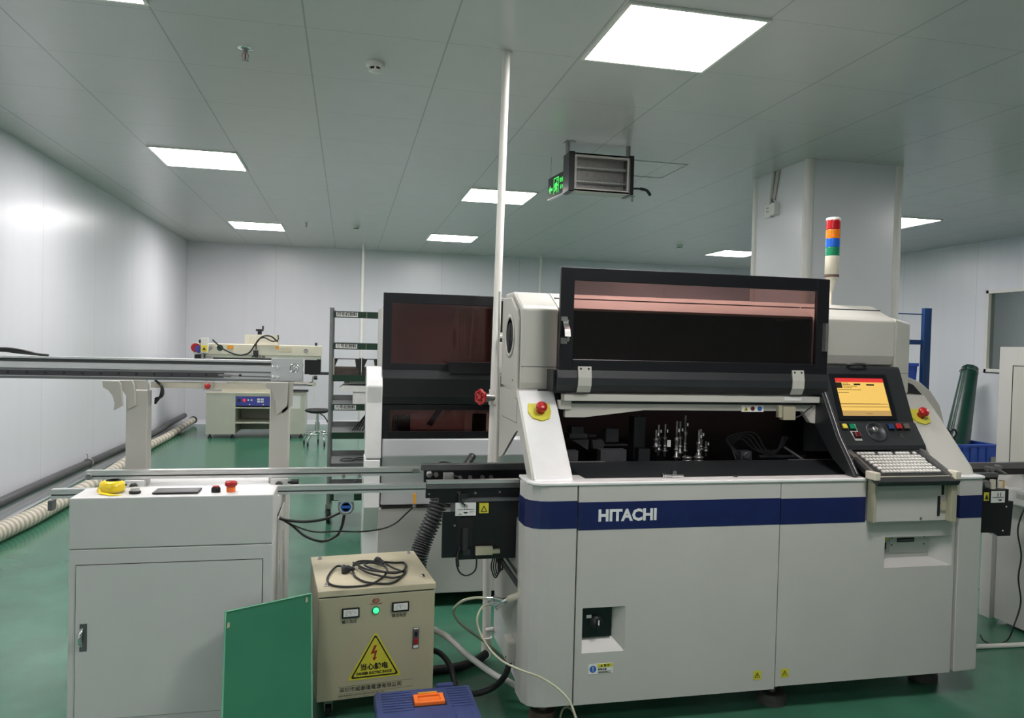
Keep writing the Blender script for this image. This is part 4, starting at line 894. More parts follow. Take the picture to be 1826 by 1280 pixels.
ps.text('sign_lettering', '当心触电', (TX - .003, -.0026, .207), .0275, 'ink', st, bold=.0009)
ps.text('sign_lettering', 'DANGER ELECTRIC SHOCK', (TX - .002, -.0026, .1835), .0145, 'ink', st, bold=.0006, sx=.78)
ps.part('rule_line', MB().box(.08, .375, -.0004, 0, .1385, .1393).box(.08, .375, -.0004, 0, .110, .1107).box(.08, .375, -.0004, 0, .094, .0946), 'ink')
ps.text('maker_lettering', '深圳市威泰隆電源有限公司', (.085, -.0006, .1245), .0205, 'ink', ax='LEFT')
ps.text('maker_lettering', 'SHENZHENSHI WEITAILONG POWER CO., LTD', (.082, -.0006, .1025), .0085, 'ink', ax='LEFT')
for x, y in ((.05, .06), (.41, .06), (.05, .42), (.41, .42)):
    k_ = ps.part('caster', MB().box(x - .016, x + .016, y - .02, y + .02, .060, .088).box(x - .016, x - .012, y - .015, y + .022, .03, .06).box(x + .012, x + .016, y - .015, y + .022, .03, .06), 'steel')
    ps.part('wheel', MB().lathe((x - .011, y + .008, .026), (1, 0, 0), [(.022, 0), (.026, .003), (.026, .019), (.022, .022)], 20), 'rubber', k_)
# coiled black cable on the lid
ZL = Z1 + .030
ck = Thing('coiled_cable', 'coil of black cable with two round plugs lying on the beige power supply', 'cable', (.10, 3.2, ZL))
def lz(px, py, dz=.006): return atz(px, py, ZL + dz)
b = MB()
b.tube(spline([lz(618, 1012, .02), lz(600, 1010, .01), lz(584, 1030), lz(592, 1043), lz(625, 1046), lz(665, 1040), lz(690, 1020, .012), lz(680, 1006, .018), (lz(650, 1003, .022)), lz(630, 1008, .02), lz(645, 1000, .02), lz(700, 1003, .01), lz(722, 1004), lz(718, 1018, .012), lz(690, 1020, .02), lz(655, 1015, .02), lz(630, 1003, .02)], 8), .0045, 8)
b.tube(spline([lz(628, 1014, .012), lz(634, 1028), lz(655, 1038), lz(695, 1040), lz(714, 1030), lz(722, 1018, .01), lz(700, 1022, .018), lz(668, 1015, .02), lz(650, 1006, .02), lz(672, 1000, .02)], 8), .0045, 8)
b.tube(spline([lz(688, 1005, .018), lz(700, 1012, .012), lz(722, 1022), lz(700, 1030, .01), lz(660, 1022, .015), lz(640, 1012, .015)], 8), .0042, 8)
ck.part('cord', b, 'rubber')
ck.part('plug', MB().lathe(lz(609, 1015, .018), (1, .1, 0), [(.016, 0), (.018, .003), (.018, .014), (.015, .016), (.015, .032), (.011, .036), (.008, .055)], 16), 'satin')
ck.part('plug', MB().lathe(lz(670, 998, .022), (.75, -.6, -.2), [(.014, 0), (.016, .004), (.016, .018), (.012, .020), (.012, .034), (.006, .044)], 16), 'satin')

# ================================================================ green sheet, tool box
gp = [Vector((-.392, 2.708, .548)), Vector((-.113, 2.858, .548))]
q0, q1 = Vector((-.375, 2.53, 0)), Vector((-.092, 2.68, 0))
gn = (gp[1] - gp[0]).cross(gp[0] - q0).normalized() * .008
if gn.y < 0: gn = -gn
gb = Thing('green_sheet', 'thin dark green sheet leaning against the white loader cabinet', 'board', tuple((q0 + q1) / 2))
vs = [q0, q1, gp[1], gp[0]]
gb.part('sheet', MB().add(vs + [v + gn for v in vs], [(0, 1, 2, 3), (4, 5, 6, 7), (0, 1, 5, 4), (1, 2, 6, 5), (2, 3, 7, 6), (3, 0, 4, 7)]), 'greenboard')
fn = -gn.normalized() if gn.y > 0 else gn.normalized()
ux = (gp[1] - gp[0]).normalized(); uz = (gp[0] - q0).normalized()
for o in (gp[0] + ux * .012 - uz * .045, gp[1] - ux * .018 - uz * .018):
    vs = [o - ux * .005 - uz * .008, o + ux * .005 - uz * .006, o + ux * .004 + uz * .008, o - ux * .003 + uz * .009]
    off = Vector((0, -.0015, 0))
    gb.part('pale_patch', MB().add([v + off for v in vs] + [v + off * 4 for v in vs], [(0, 1, 2, 3), (4, 5, 6, 7), (0, 1, 5, 4), (1, 2, 6, 5), (2, 3, 7, 6), (3, 0, 4, 7)]), 'tubing')
b = MB()
for pts_, rr in (([q0, gp[0]], .0035), ([gp[0], gp[1]], .0035), ([gp[1], q1], .0035)): b.tube([p + Vector((0, 0, 0)) for p in pts_], rr, 6)
gb.part('edge', b, 'greenedge', label='pale green cut edge')
tb = Thing('tool_box', 'slate blue plastic tool box with an orange latch handle on the floor', 'tool box', (.30, 2.64, 0), math.radians(1.5), local=True)
b = MB().box(-.172, .175, -.13, .125, .02, .150)
tb.part('box', b, 'toolblue', bev=.010)
lid = tb.part('lid', MB().box(-.178, .181, -.14, .132, .152, .205), 'toolblue', bev=.014, label='ribbed blue lid')
for k in range(8):
    tb.each('lid_rib', [MB().box(-.155, -.045, -.035 + k * .019, -.027 + k * .019, .204, .2085), MB().box(.085, .165, -.035 + k * .019, -.027 + k * .019, .204, .2085)], 'toolblue', lid, bev=.002)
tb.each('latch_boss', [MB().box(.09, .150, -.155, -.09, .165, .212), MB().box(-.135, -.07, -.155, -.09, .165, .212), MB().box(.055, .12, .125, .145, .17, .212)], 'toolblue', lid, bev=.005)
hr_ = tb.part('handle', MB().box(-.042, .066, -.012, .002, .205, .218).box(-.042, .066, .042, .054, .205, .218).box(-.042, -.027, .0, .044, .205, .218).box(.051, .066, .0, .044, .205, .218), 'orange', lid, bev=.002, label='orange carrying handle')
tb.part('handle_bar', MB().box(-.028, .052, .012, .038, .205, .214), 'orange', lid, bev=.003)
tb.part('handle_pad', MB().box(-.025, .045, .052, .060, .207, .221), 'amber', lid)
tb.part('handle_well', MB().box(-.048, .072, -.018, .062, .2045, .2062), 'ink', lid)

# ================================================================ hoses and pipes around the machine foot
def run(name, pts, r, m_, label, cat, n=10, seg=12, group=None):
    q = spline(pts, n); 
    for v in q: v.z = max(v.z, r + .0005)
    return solo(name, MB().tube(q, r, seg), m_, label, cat, group)
run('white_conduit', [at(760, 1115, 3.22), at(778, 1124, 3.2), at(800, 1137, 3.17), at(830, 1165, 3.12), at(860, 1188, 3.08), at(885, 1205, 3.04), at(905, 1214, 3.02), at(922, 1224, 3.02)], .0125, 'pvc', 'thick white flexible conduit curving from the power supply to the machine', 'hose')
run('black_hose', [at(905, 1168, 2.96), at(908, 1180, 2.95), at(900, 1205, 2.95), at(880, 1225, 2.98), at(850, 1236, 3.0), at(820, 1232, 3.05), at(795, 1222, 3.12)], .0125, 'rubber', 'thick black hose looping down from the machine side entry to the floor', 'hose')
run('black_hose', [at(768, 1158, 3.24), at(785, 1165, 3.2), at(800, 1182, 3.16), at(808, 1205, 3.12), at(812, 1222, 3.1)], .012, 'rubber', 'black hose dropping from the power supply behind the blue tool box', 'hose')
run('air_tube', [at(868, 1066, 2.94), at(845, 1066, 2.94), at(822, 1073, 2.95), at(809, 1090, 3.0), at(820, 1110, 3.1), at(845, 1130, 3.2), at(872, 1150, 3.3), at(895, 1172, 3.35), at(910, 1190, 3.35)], .006, 'tubing', 'clear yellowish air tube making a wide loop behind the white conduit', 'tube', seg=8)
run('air_tube', [at(874, 1077, 2.94), at(860, 1082, 2.90), at(851, 1102, 2.86), at(855, 1125, 2.84), at(872, 1155, 2.78), at(895, 1178, 2.70), at(930, 1195, 2.62), at(965, 1208, 2.56), at(1000, 1232, 2.50), at(1018, 1255, 2.47), at(1030, 1290, 2.44), at(1045, 1330, 2.42)], .0042, 'tubing', 'clear air tube crossing in front of the rounded machine corner', 'tube', seg=8)
run('air_tube', [atz(998, 1300, .01), atz(1000, 1275, .03), atz(1006, 1262, .05), atz(1018, 1264, .05), atz(1030, 1285, .02), atz(1036, 1320, .01)], .0042, 'tubing', 'short arch of clear tube rising from the floor at the bottom edge', 'tube', seg=8)
run('floor_pipe', [atz(770, 1195, .02), atz(800, 1192, .02), atz(830, 1185, .022), atz(852, 1176, .026), atz(866, 1166, .03)], .020, 'rubber', 'dirty dark pipe lying on the floor from the elbow of the tall white pipe', 'pipe')
b = MB().cyl((2.86, 3.20, .012), (4.2, 3.12, .012), .012)
solo('floor_pipe', b, 'pvc', 'straight white pipe on the floor in front of the grey unloader cabinet', 'pipe')
run('power_cable', [at(1840, 890, 3.2), at(1826, 908, 3.2), at(1815, 945, 3.2), at(1821, 990, 3.2), at(1816, 1030, 3.2), at(1820, 1075, 3.2), at(1808, 1115, 3.2), atz(1797, 1140, .02), atz(1775, 1149, .01), atz(1755, 1143, .02), atz(1748, 1132, .04)], .004, 'rubber', 'thin black cable hanging in front of the grey unloader cabinet', 'cable', seg=8)

# ================================================================ wheeled wire shelf
sh = Thing('parts_shelf', 'tall wheeled shelf rack with grey posts, dark green shelf edges and white name strips', 'shelf', (.37, 6.42, 0))
SX0, SX1, SY0, SY1 = -.145, .90, 6.18, 6.64
for x in (SX0 + .018, SX1 - .018):
    for y in (SY0 + .018, SY1 - .018):
        p = sh.part('post', MB().cyl((x, y, .16), (x, y, 1.735), .0165, seg=14).cyl((x, y, 1.735), (x, y, 1.742), .020, seg=14), 'postgrey', label='grey tubular post')
        sh.part('post_collar', MB().lathe((x, y, .40), (0, 0, 1), [(.019, 0), (.021, .004), (.021, .02), (.019, .024)], 14), 'rubber', p)
        c_ = sh.part('caster_fork', MB().box(x - .022, x + .022, y - .03, y + .03, .125, .16).box(x - .024, x - .018, y - .02, y + .04, .05, .13).box(x + .018, x + .024, y - .02, y + .04, .05, .13), 'steel', p)
        sh.part('caster_wheel', MB().lathe((x - .016, y + .02, .066), (1, 0, 0), [(.055, 0), (.066, .005), (.066, .027), (.055, .032)], 24), 'rubber', p)
caps = {0: '四号机物料', 1: '三号机物料', 3: '六号机物料'}
SZ = [1.712, 1.458, 1.200, .965, .735, .485, .235]
for i, z in enumerate(SZ):
    d = sh.part('shelf_board', MB().box(SX0 + .03, SX1 - .03, SY0 + .01, SY1 - .01, z - .01, z).box(SX0 + .02, SX1 - .02, SY1 - .015, SY1 - .005, z - .03, z + (.045 if i > 2 else .004)), 'postgrey')
    sh.part('shelf_edge', MB().box(SX0 + .035, SX1 - .035, SY0 - .002, SY0 + .010, z - .048, z + .004), 'shelfgreen' if i != 5 else 'aludark', d, label='dark green shelf edge')
    sh.part('edge_divider', MB().box(.145, .148, SY0 - .003, SY0, z - .046, z + .002).box(.245, .248, SY0 - .003, SY0, z - .046, z + .002), 'tubing', d)
    if i in caps:
        s_ = sh.part('name_strip', MB().box(SX0 + .052, SX0 + .222, SY0 - .004, SY0 - .002, z - .040, z - .004), 'paper', d)
        sh.text('name_lettering', caps[i], (SX0 + .137, SY0 - .005, z - .022), .034, 'ink', s_, bold=.0006, sx=.93)
def reel_tray(x0, x1, lab, m_):
    t_ = Thing('reel_tray', lab, 'tray', ((x0 + x1) / 2, 6.34, SZ[2] + .001), 0, 'open trays of flat brown boards on the shelf')
    z = SZ[2] + .001
    t_.part('side', MB().box(x0, x0 + .012, 6.22, 6.45, z, z + .135), m_)
    t_.part('side', MB().box(x1 - .012, x1, 6.22, 6.45, z, z + .135), 'rubber')
    t_.part('top_bar', MB().box(x0 + .01, x1 - .01, 6.22, 6.235, z + .128, z + .135).prism([(x0 + .012, z + .128), (x0 + .04, z + .128), (x0 + .012, z + .06)], 'y', 6.22, 6.225).prism([(x1 - .012, z + .128), (x1 - .05, z + .128), (x1 - .04, z + .06), (x1 - .012, z + .05)], 'y', 6.22, 6.225), 'rubber')
    b = MB()
    for k in range(6): b.box(x0 + .014, x1 - .014, 6.23, 6.44, z + .002 + k * .0105, z + .0095 + k * .0105)
    t_.part('board_layer', b, 'brown')
reel_tray(-.112, .112, 'open tray of brown boards with a cream side on the green-edged shelf', 'cream')
reel_tray(.120, .262, 'smaller open tray of brown boards touching the second machine', 'rubber')
z = SZ[3] + .001
solo('paper_tray', MB().box(-.02, .40, 6.22, 6.5, z + .165, z + .170).prism([(-.06, z + .125), (-.03, z + .150), (.3, z + .150), (.3, z + .095), (-.04, z + .105)], 'y', 6.22, 6.5).box(.05, .30, 6.24, 6.48, z, z + .10), 'paper', 'white cardboard tray on the shelf under the brown board trays', 'tray')
solo('flat_carton', MB().box(.02, .35, 6.24, 6.48, z + .171, z + .200).box(.02, .35, 6.238, 6.242, z + .183, z + .187), 'pvc', 'pale flat carton stacked on top of the white cardboard tray', 'box', bev=.002)
b = MB()
for k in range(7): b.tube([(.05 + .02 * k, 6.3, SZ[4] + .004), (.12 + .018 * k, 6.34, SZ[4] + .02 * (k % 4) + .08), (.19 + .006 * k, 6.38, SZ[4] + .17)], .005, 5)
solo('cable_bundle', b, 'rubber', 'loose black rods and cables leaning on a lower board of the wheeled shelf', 'cable')
b = MB()
for k in range(3): b.tube([(.02 + .12 * k + .06 * math.cos(t_), 6.34 + .06 * math.sin(t_), SZ[5] + .008 + .008 * k) for t_ in [2 * math.pi * j / 20 for j in range(20)]], .005, 6, closed=True)
solo('cable_coil', b, 'rubber', 'black cable rings lying on the grey lower board of the wheeled shelf', 'cable')
gd = Thing('display_unit', 'small black display with a blue lit screen beside the second machine', 'display', (.285, 6.22, SZ[2] + .001))
z = SZ[2] + .001
gd.part('housing', MB().box(.266, .33, 6.20, 6.24, z, z + .195), 'black', bev=.003)
gd.part('screen', MB().box(.274, .322, 6.197, 6.1995, z + .085, z + .185), 'scr_b')
gd.part('digits', MB().box(.282, .296, 6.195, 6.197, z + .10, z + .14).box(.286, .298, 6.195, 6.197, z + .15, z + .17), 'inkwhite')

# ================================================================ swivel stool
so = Thing('swivel_stool', 'round black swivel stool with chrome foot ring and casters', 'stool', (-.39, 10.8, 0))
so.part('seat', MB().lathe((-.39, 10.8, .475), (0, 0, 1), [(.10, -.03), (.16, -.012), (.172, .0), (.170, .016), (.15, .026), (0, .030)], 28), 'rubber')
so.part('stem', MB().cyl((-.39, 10.8, .15), (-.39, 10.8, .32), .032).cyl((-.39, 10.8, .32), (-.39, 10.8, .45), .020), 'chrome')
so.part('lever', MB().tube([(-.36, 10.8, .44), (-.30, 10.79, .40), (-.25, 10.78, .33)], .008, 8).cyl((-.26, 10.78, .345), (-.235, 10.78, .31), .014), 'rubber')
so.part('foot_ring', MB().tube([(-.39 + .17 * math.cos(t_), 10.8 + .17 * math.sin(t_), .165) for t_ in [2 * math.pi * k / 36 for k in range(36)]], .010, 8, closed=True), 'chrome')
for k in range(5):
    a = 2 * math.pi * (k + .22) / 5; c_, s_ = math.cos(a), math.sin(a)
    lg = so.part('leg', MB().tube(spline([(-.39 + .02 * c_, 10.8 + .02 * s_, .19), (-.39 + .12 * c_, 10.8 + .12 * s_, .165), (-.39 + .19 * c_, 10.8 + .19 * s_, .07)], 5), .014, 10), 'chrome')
    so.part('caster', MB().lathe((-.39 + .19 * c_ - .012, 10.8 + .19 * s_, .03), (1, 0, 0), [(.025, 0), (.030, .004), (.030, .02), (.025, .024)], 16), 'rubber', lg)

# ================================================================ screen printer
pr = Thing('screen_printer', 'cream screen printing machine with a long overhead beam and blue control panel', 'printer', (-1.3, 11.9, 0))
F = 11.5
b = MB().box(-1.98, -1.575, F, 12.3, .06, .655).box(-.86, -.605, F, 12.3, .06, .655).box(-1.575, -.86, 12.1, 12.3, .06, .655)
b.box(-1.575, -.86, F, 12.2, .435, .455).box(-1.575, -.86, F, 12.2, .215, .235).box(-1.575, -.86, F, F + .02, .615, .655)
cbp = pr.part('cabinet', b, 'greyolive', bev=.004)
pr.part('table_edge', MB().box(-1.99, -.595, F - .01, 12.3, .655, .672), 'cream', cbp)
pn = pr.part('control_panel', MB().box(-1.57, -.87, F + .004, F + .02, .478, .632), 'panelblue', cbp, label='blue control panel with round buttons')
b = MB()
pr.part('red_lamp', MB().lathe((-1.455, F + .004, .557), (0, -1, 0), [(.022, 0), (.020, .012)], 16), 'scr_r', pn)
b.lathe((-1.525, F + .004, .557), (0, -1, 0), [(.024, 0), (.024, .01)], 16)
pr.part('selector_knob', b, 'satin', pn)
b = MB()
for x in (-1.40, -1.355): b.lathe((x, F + .004, .56), (0, -1, 0), [(.013, 0), (.012, .01)], 12)
for x in (-1.38, -1.19): b.lathe((x, F + .004, .495), (0, -1, 0), [(.010, 0), (.009, .01)], 12)
pr.part('push_button', b, 'paper', pn)
b = MB()
for i in range(2):
    for j in range(2): b.box(-1.275 + i * .05, -1.235 + i * .05, F - .002, F + .004, .525 + j * .035, .552 + j * .035)
pr.part('counter', b, 'paper', pn)
pr.part('upper_base', MB().box(-1.78, -.80, F + .1, 12.25, .672, .79).box(-1.0, -.45, F + .02, F + .3, .775, .82), 'cream')
pr.part('slide_table', MB().box(-.82, -.56, F - .02, F + .2, .69, .71), 'rubber')
pr.part('document', MB().box(-.825, -.665, F - .003, F, .44, .635).box(-.82, -.67, F - .005, F - .003, .60, .605), 'paper', cbp)
for x in (-1.93, -1.62, -.82, -.65): pr.part('foot', MB().lathe((x, F + .06, 0), (0, 0, 1), [(.03, 0), (.03, .02), (.015, .025), (.015, .06)], 12), 'rubber')
pr.part('column', MB().box(-1.7, -1.6, 12.05, 12.2, .79, 1.2).box(-.95, -.85, 12.05, 12.2, .79, 1.2), 'cream')
bmn = pr.part('beam', MB().box(-2.165, -.375, F, 11.85, 1.215, 1.375), 'cream', bev=.01, label='long cream beam')
pr.part('beam_underside', MB().box(-2.0, -.39, F + .005, 11.85, 1.175, 1.215), 'greyolive', bmn)
pr.part('dark_carriage', MB().box(-2.15, -2.02, F + .02, 11.8, 1.10, 1.21).box(-1.90, -1.0, F + .03, 11.8, 1.09, 1.175).box(-.615, -.385, F + .02, 11.8, .95, 1.16).box(-.44, -.385, F + .01, F + .1, 1.15, 1.2), 'black')
pr.part('guide_rod', MB().cyl((-.45, F + .05, .965), (-.26, F + .05, .965), .022).cyl((-.55, F + .05, .97), (-.44, F + .05, .97), .03).cyl((-.48, F + .03, .90), (-.43, F + .03, .90), .03), 'satin')
pr.part('clamp_arm', MB().box(-.86, -.56, F - .02, F + .02, .775, .81).tube([(-.57, F, .80), (-.50, F, .84), (-.49, F, .92)], .012, 8).cyl((-.56, F, .80), (-.50, F, .80), .022), 'steel')
pr.part('squeegee_motor', MB().box(-1.47, -1.01, F + .05, 11.8, 1.375, 1.520).box(-1.40, -1.32, F + .045, F + .05, 1.40, 1.50), 'cream', bmn, bev=.01)
pr.part('hand_knob', MB().cyl((-1.27, 11.62, 1.515), (-1.27, 11.62, 1.57), .03).cyl((-1.27, 11.62, 1.57), (-1.27, 11.62, 1.60), .055).cyl((-1.225, 11.62, 1.60), (-1.225, 11.62, 1.65), .013), 'rubber', bmn)
b = MB().cyl((-2.09, F + .1, 1.375), (-2.09, F + .1, 1.425), .018).cyl((-.46, F + .1, 1.375), (-.46, F + .1, 1.42), .018)
pr.part('adjusting_knob', b, 'rubber', bmn)
pr.part('round_plate', MB().lathe((-2.13, F, 1.31), (0, -1, 0), [(.065, 0), (.065, .004)], 24), 'lens_r', bmn)
pr.part('round_plate', MB().lathe((-2.085, F - .004, 1.29), (0, -1, 0), [(.055, 0), (.055, .004)], 24), 'panelblue', bmn)
tbx = pr.part('pendant_box', MB().box(-2.055, -1.955, F - .05, F, 1.235, 1.455), 'pvc', bmn, bev=.006)
pr.part('pendant_sticker', MB().box(-2.05, -1.965, F - .053, F - .05, 1.255, 1.35), 'yellow', tbx)
pr.part('pendant_mark', MB().prism([(-2.03, 1.28), (-1.985, 1.28), (-2.0075, 1.325)], 'y', F - .055, F - .053), 'ink', tbx)
pr.part('pendant_foot', MB().cyl((-2.03, F - .03, 1.16), (-2.03, F - .03, 1.235), .02).box(-1.98, -1.9, F - .04, F, 1.12, 1.2), 'steel', tbx)
pr.part('gauge', MB().lathe((-.60, F, 1.30), (0, -1, 0), [(.032, 0), (.032, .01), (.022, .01), (.022, .004)], 20).lathe((-1.94, F, 1.31), (0, -1, 0), [(.03, 0), (.03, .01), (.022, .01), (.022, .004)], 20), 'steel', bmn)
pr.part('oval_plate', MB().lathe((-1.80, F, 1.315), (0, -1, 0), [(.045, 0), (.045, .003)], 20), 'shelfgreen', bmn)
pr.part('orange_sticker', MB().box(-1.70, -1.615, F - .003, F, 1.30, 1.355).box(-1.03, -.985, F - .003, F, 1.315, 1.36), 'amber', bmn)
pr.part('tan_sticker', MB().box(-.98, -.80, F - .003, F, 1.275, 1.34), 'beigelid', bmn)
pr.text('beam_lettering', '★ MB ES-MB', (-1.27, F + .002, 1.195), .035, 'ink', bmn, bold=.0008)
b = MB().tube(spline([(-1.90, F - .03, 1.43), (-1.75, F - .03, 1.30), (-1.55, F - .04, 1.22), (-1.40, F - .04, 1.25), (-1.31, F - .03, 1.38), (-1.22, F - .03, 1.49), (-1.10, F - .02, 1.50), (-1.0, F, 1.42)], 8), .011, 8)
b.tube(spline([(-1.30, F - .04, 1.30), (-1.29, F - .04, 1.42), (-1.20, F - .03, 1.48), (-1.08, F - .03, 1.43), (-1.0, F - .01, 1.45), (-1.0, F, 1.52)], 8), .009, 8)
pr.part('cable', b, 'rubber')
pr.part('cable_plug', MB().box(-1.34, -1.27, F - .03, F, 1.20, 1.29), 'satin')
pr.part('thin_tube', MB().tube(spline([(-.50, F, .78), (-.46, F, .62), (-.50, F, .50), (-.58, F - .01, .42)], 6), .004, 5).tube([(-1.16, F - .02, 1.15), (-1.05, F - .02, 1.05)], .004, 5), 'pvc')

# ================================================================ pipes along the walls and ceiling items
x_ = -2.585
run('wall_pipe', [(x_, 3.0, .17), (x_, 6.6, .165), (x_, 8.7, .14), (x_, 10.4, .125), (x_, 11.4, .13), (x_, 12.2, .155), (x_ , 13.1, .17)], .042, 'pipegrey', 'dark grey pipe running along the foot of the side wall', 'pipe', seg=14)
solo('pipe_clip', MB().tube([(x_ + .045 * math.cos(t_), 8.45 + .01 * math.sin(3 * t_), .145 + .047 * math.sin(t_)) for t_ in [2 * math.pi * k / 20 for k in range(20)]], .006, 6, closed=True).tube(spline([(x_, 8.42, .19), (x_ + .01, 8.40, .23), (x_ + .005, 8.38, .25)], 4), .004, 5), 'steel', 'wire tie around the dark pipe at the foot of the side wall', 'clip')
pts = spline([atz(-60, 975, .072), atz(0, 948, .072), atz(60, 920, .072), atz(112, 892, .072), atz(172, 858, .07), atz(212, 832, .065), atz(262, 797, .06), atz(302, 776, .055), atz(344, 749, .09)], 30)
rr = [.066 - .018 * i / len(pts) + (.004 if i % 2 else -.004) for i in range(len(pts))]
rh = Thing('ribbed_hose', 'cream ribbed hose lying on the floor along the side wall', 'hose', tuple(pts[60]))
b = MB().tube(pts, rr, 14)
b.m = [(1 if (k // 14) % 4 == 0 else 0) for k in range(len(b.f))]
rh.part('hose', b, ['hosewhite', 'hoserib'])
rh.part('hose_collar', MB().lathe(pts[-1], (pts[-1] - pts[-4]), [(.055, -.03), (.062, .0), (.062, .04), (.05, .045)], 16), 'rubber')
b = MB().cyl((.216, 12.35, 0), (.216, 12.35, ZC), .022, seg=12)
solo('thin_pipe', b, 'pvc', 'thin white pipe standing behind the wheeled shelf up to the ceiling', 'pipe')
solo('thin_pipe', MB().cyl((3.30, 12.85, 0), (3.30, 12.85, ZC), .022, seg=12), 'pvc', 'thin white pipe standing beyond the hood of the large placement machine', 'pipe')
def smoke(x, y, lab, s=1.):
    t_ = Thing('smoke_detector', lab, 'smoke detector', (x, y, ZC), 0, 'white smoke detectors on the ceiling')
    t_.part('base', MB().lathe((x, y, ZC - .0005), (0, 0, -1), [(.052 * s, 0), (.052 * s, .016 * s), (.044 * s, .026 * s), (.040 * s, .030 * s)], 28), 'pvc')
    b = MB()
    for k in range(8):
        a = 2 * math.pi * k / 8 + .2
        b.prism([(x + .034 * s * math.cos(a - .26), y + .034 * s * math.sin(a - .26)), (x + .034 * s * math.cos(a + .26), y + .034 * s * math.sin(a + .26)), (x + .028 * s * math.cos(a), y + .028 * s * math.sin(a))], 'z', ZC - .044 * s, ZC - .030 * s)
    t_.part('sensing_slot', MB().lathe((x, y, ZC - .030 * s), (0, 0, -1), [(.033 * s, 0), (.033 * s, .014 * s)], 20), 'void')
    b = []
    for k in range(6):
        a = 2 * math.pi * (k + .5) / 6; b.append(MB()); b[-1].cyl((x + .034 * s * math.cos(a), y + .034 * s * math.sin(a), ZC - .028 * s), (x + .034 * s * math.cos(a), y + .034 * s * math.sin(a), ZC - .046 * s), .006 * s, seg=6)
    t_.each('cage_rib', b, 'pvc')
    t_.part('cap', MB().lathe((x, y, ZC - .044 * s), (0, 0, -1), [(.036 * s, 0), (.034 * s, .006 * s), (.020 * s, .011 * s), (0, .011 * s)], 24), 'pvc')
smoke(.12, 4.32, 'bigger white smoke detector on the ceiling beside the near sprinkler')
smoke(.083, 10.6, 'tiny white smoke detector above the wheeled shelf')
smoke(4.93, 10.7, 'tiny white smoke detector on the ceiling just before the square column')
def sprinkler(x, y, lab, s=1.):
    t_ = Thing('sprinkler', lab, 'sprinkler', (x, y, ZC), 0, 'chrome ceiling sprinklers')
    t_.part('flange', MB().lathe((x, y, ZC - .0005), (0, 0, -1), [(.036 * s, 0), (.034 * s, .004 * s), (.014 * s, .007 * s)], 24), 'chrome')
    t_.part('frame', MB().cyl((x, y, ZC - .002), (x, y, ZC - .022 * s), .012 * s).tube(spline([(x - .010 * s, y, ZC - .022 * s), (x - .014 * s, y, ZC - .036 * s), (x, y, ZC - .055 * s), (x + .014 * s, y, ZC - .036 * s), (x + .010 * s, y, ZC - .022 * s)], 5), .0025 * s, 6), 'steel')
    t_.part('bulb', MB().cyl((x, y, ZC - .022 * s), (x, y, ZC - .052 * s), .0028 * s, seg=8), 'lens_r')
    t_.part('deflector', MB().lathe((x, y, ZC - .055 * s), (0, 0, -1), [(.016 * s, 0), (.016 * s, .002 * s), (.004, .003 * s)], 14), 'steel')
sprinkler(-.571, 4.31, 'chrome sprinkler head on the ceiling between the two near light columns', 1.15)
sprinkler(-.58, 10.6, 'tiny sprinkler on the far ceiling beside the small bright light')
sprinkler(*atz(1127, 350, ZC)[:2], 'small sprinkler on the ceiling close to the insect killer')

# exit sign
E0, E1 = Vector((1.612, 6.10, 0)), Vector((1.66, 5.66, 0)); ed = (E1 - E0).normalized(); L_ = (E1 - E0).length
ang = math.atan2(ed.y, ed.x)
ex = Thing('exit_sign', 'green lit exit sign with an arrow hanging under the ceiling by the insect killer', 'exit sign', (E0.x, E0.y, 2.70), ang, local=True)
ex.part('panel', MB().box(0, L_, 0, .022, 0, .172), 'black', bev=.002)
ex.part('trim_bar', MB().box(0, L_, -.003, .025, -.008, 0), 'alu')
ex.part('hanger_rod', MB().cyl((.03, .011, .172), (.03, .011, ZC - 2.70), .0025, seg=6).cyl((L_ - .05, .011, .172), (L_ - .05, .011, ZC - 2.70), .0025, seg=6), 'steel')
ex.part('arrow', MB().prism([(.025, .07), (.055, .105), (.055, .080), (.10, .080), (.10, .060), (.055, .060), (.055, .035)], 'y', -.001, 0), 'sign', label='glowing green arrow')
b = MB().box(.13, .137, -.001, 0, .02, .150).box(.13, .235, -.001, 0, .143, .150).box(.228, .235, -.001, 0, .02, .150)
b.prism([(.165, .105), (.195, .115), (.205, .09), (.222, .085), (.222, .078), (.20, .078), (.195, .075), (.205, .055), (.200, .025), (.192, .025), (.194, .052), (.180, .062), (.165, .045), (.145, .040), (.145, .048), (.160, .055), (.172, .085), (.160, .085), (.152, .07), (.145, .072), (.155, .098)], 'y', -.001, 0)
b.lathe((.200, 0, .128), (0, -1, 0), [(.009, 0), (.009, .001)], 14)
ex.part('running_figure', b, 'sign', label='glowing green running figure in a doorway')
ex.text('sign_lettering', '安全出口', (.335, -.001, .110), .040, 'sign', bold=.0005)
ex.text('sign_lettering', 'E X I T', (.335, -.001, .055), .042, 'sign', bold=.0008)

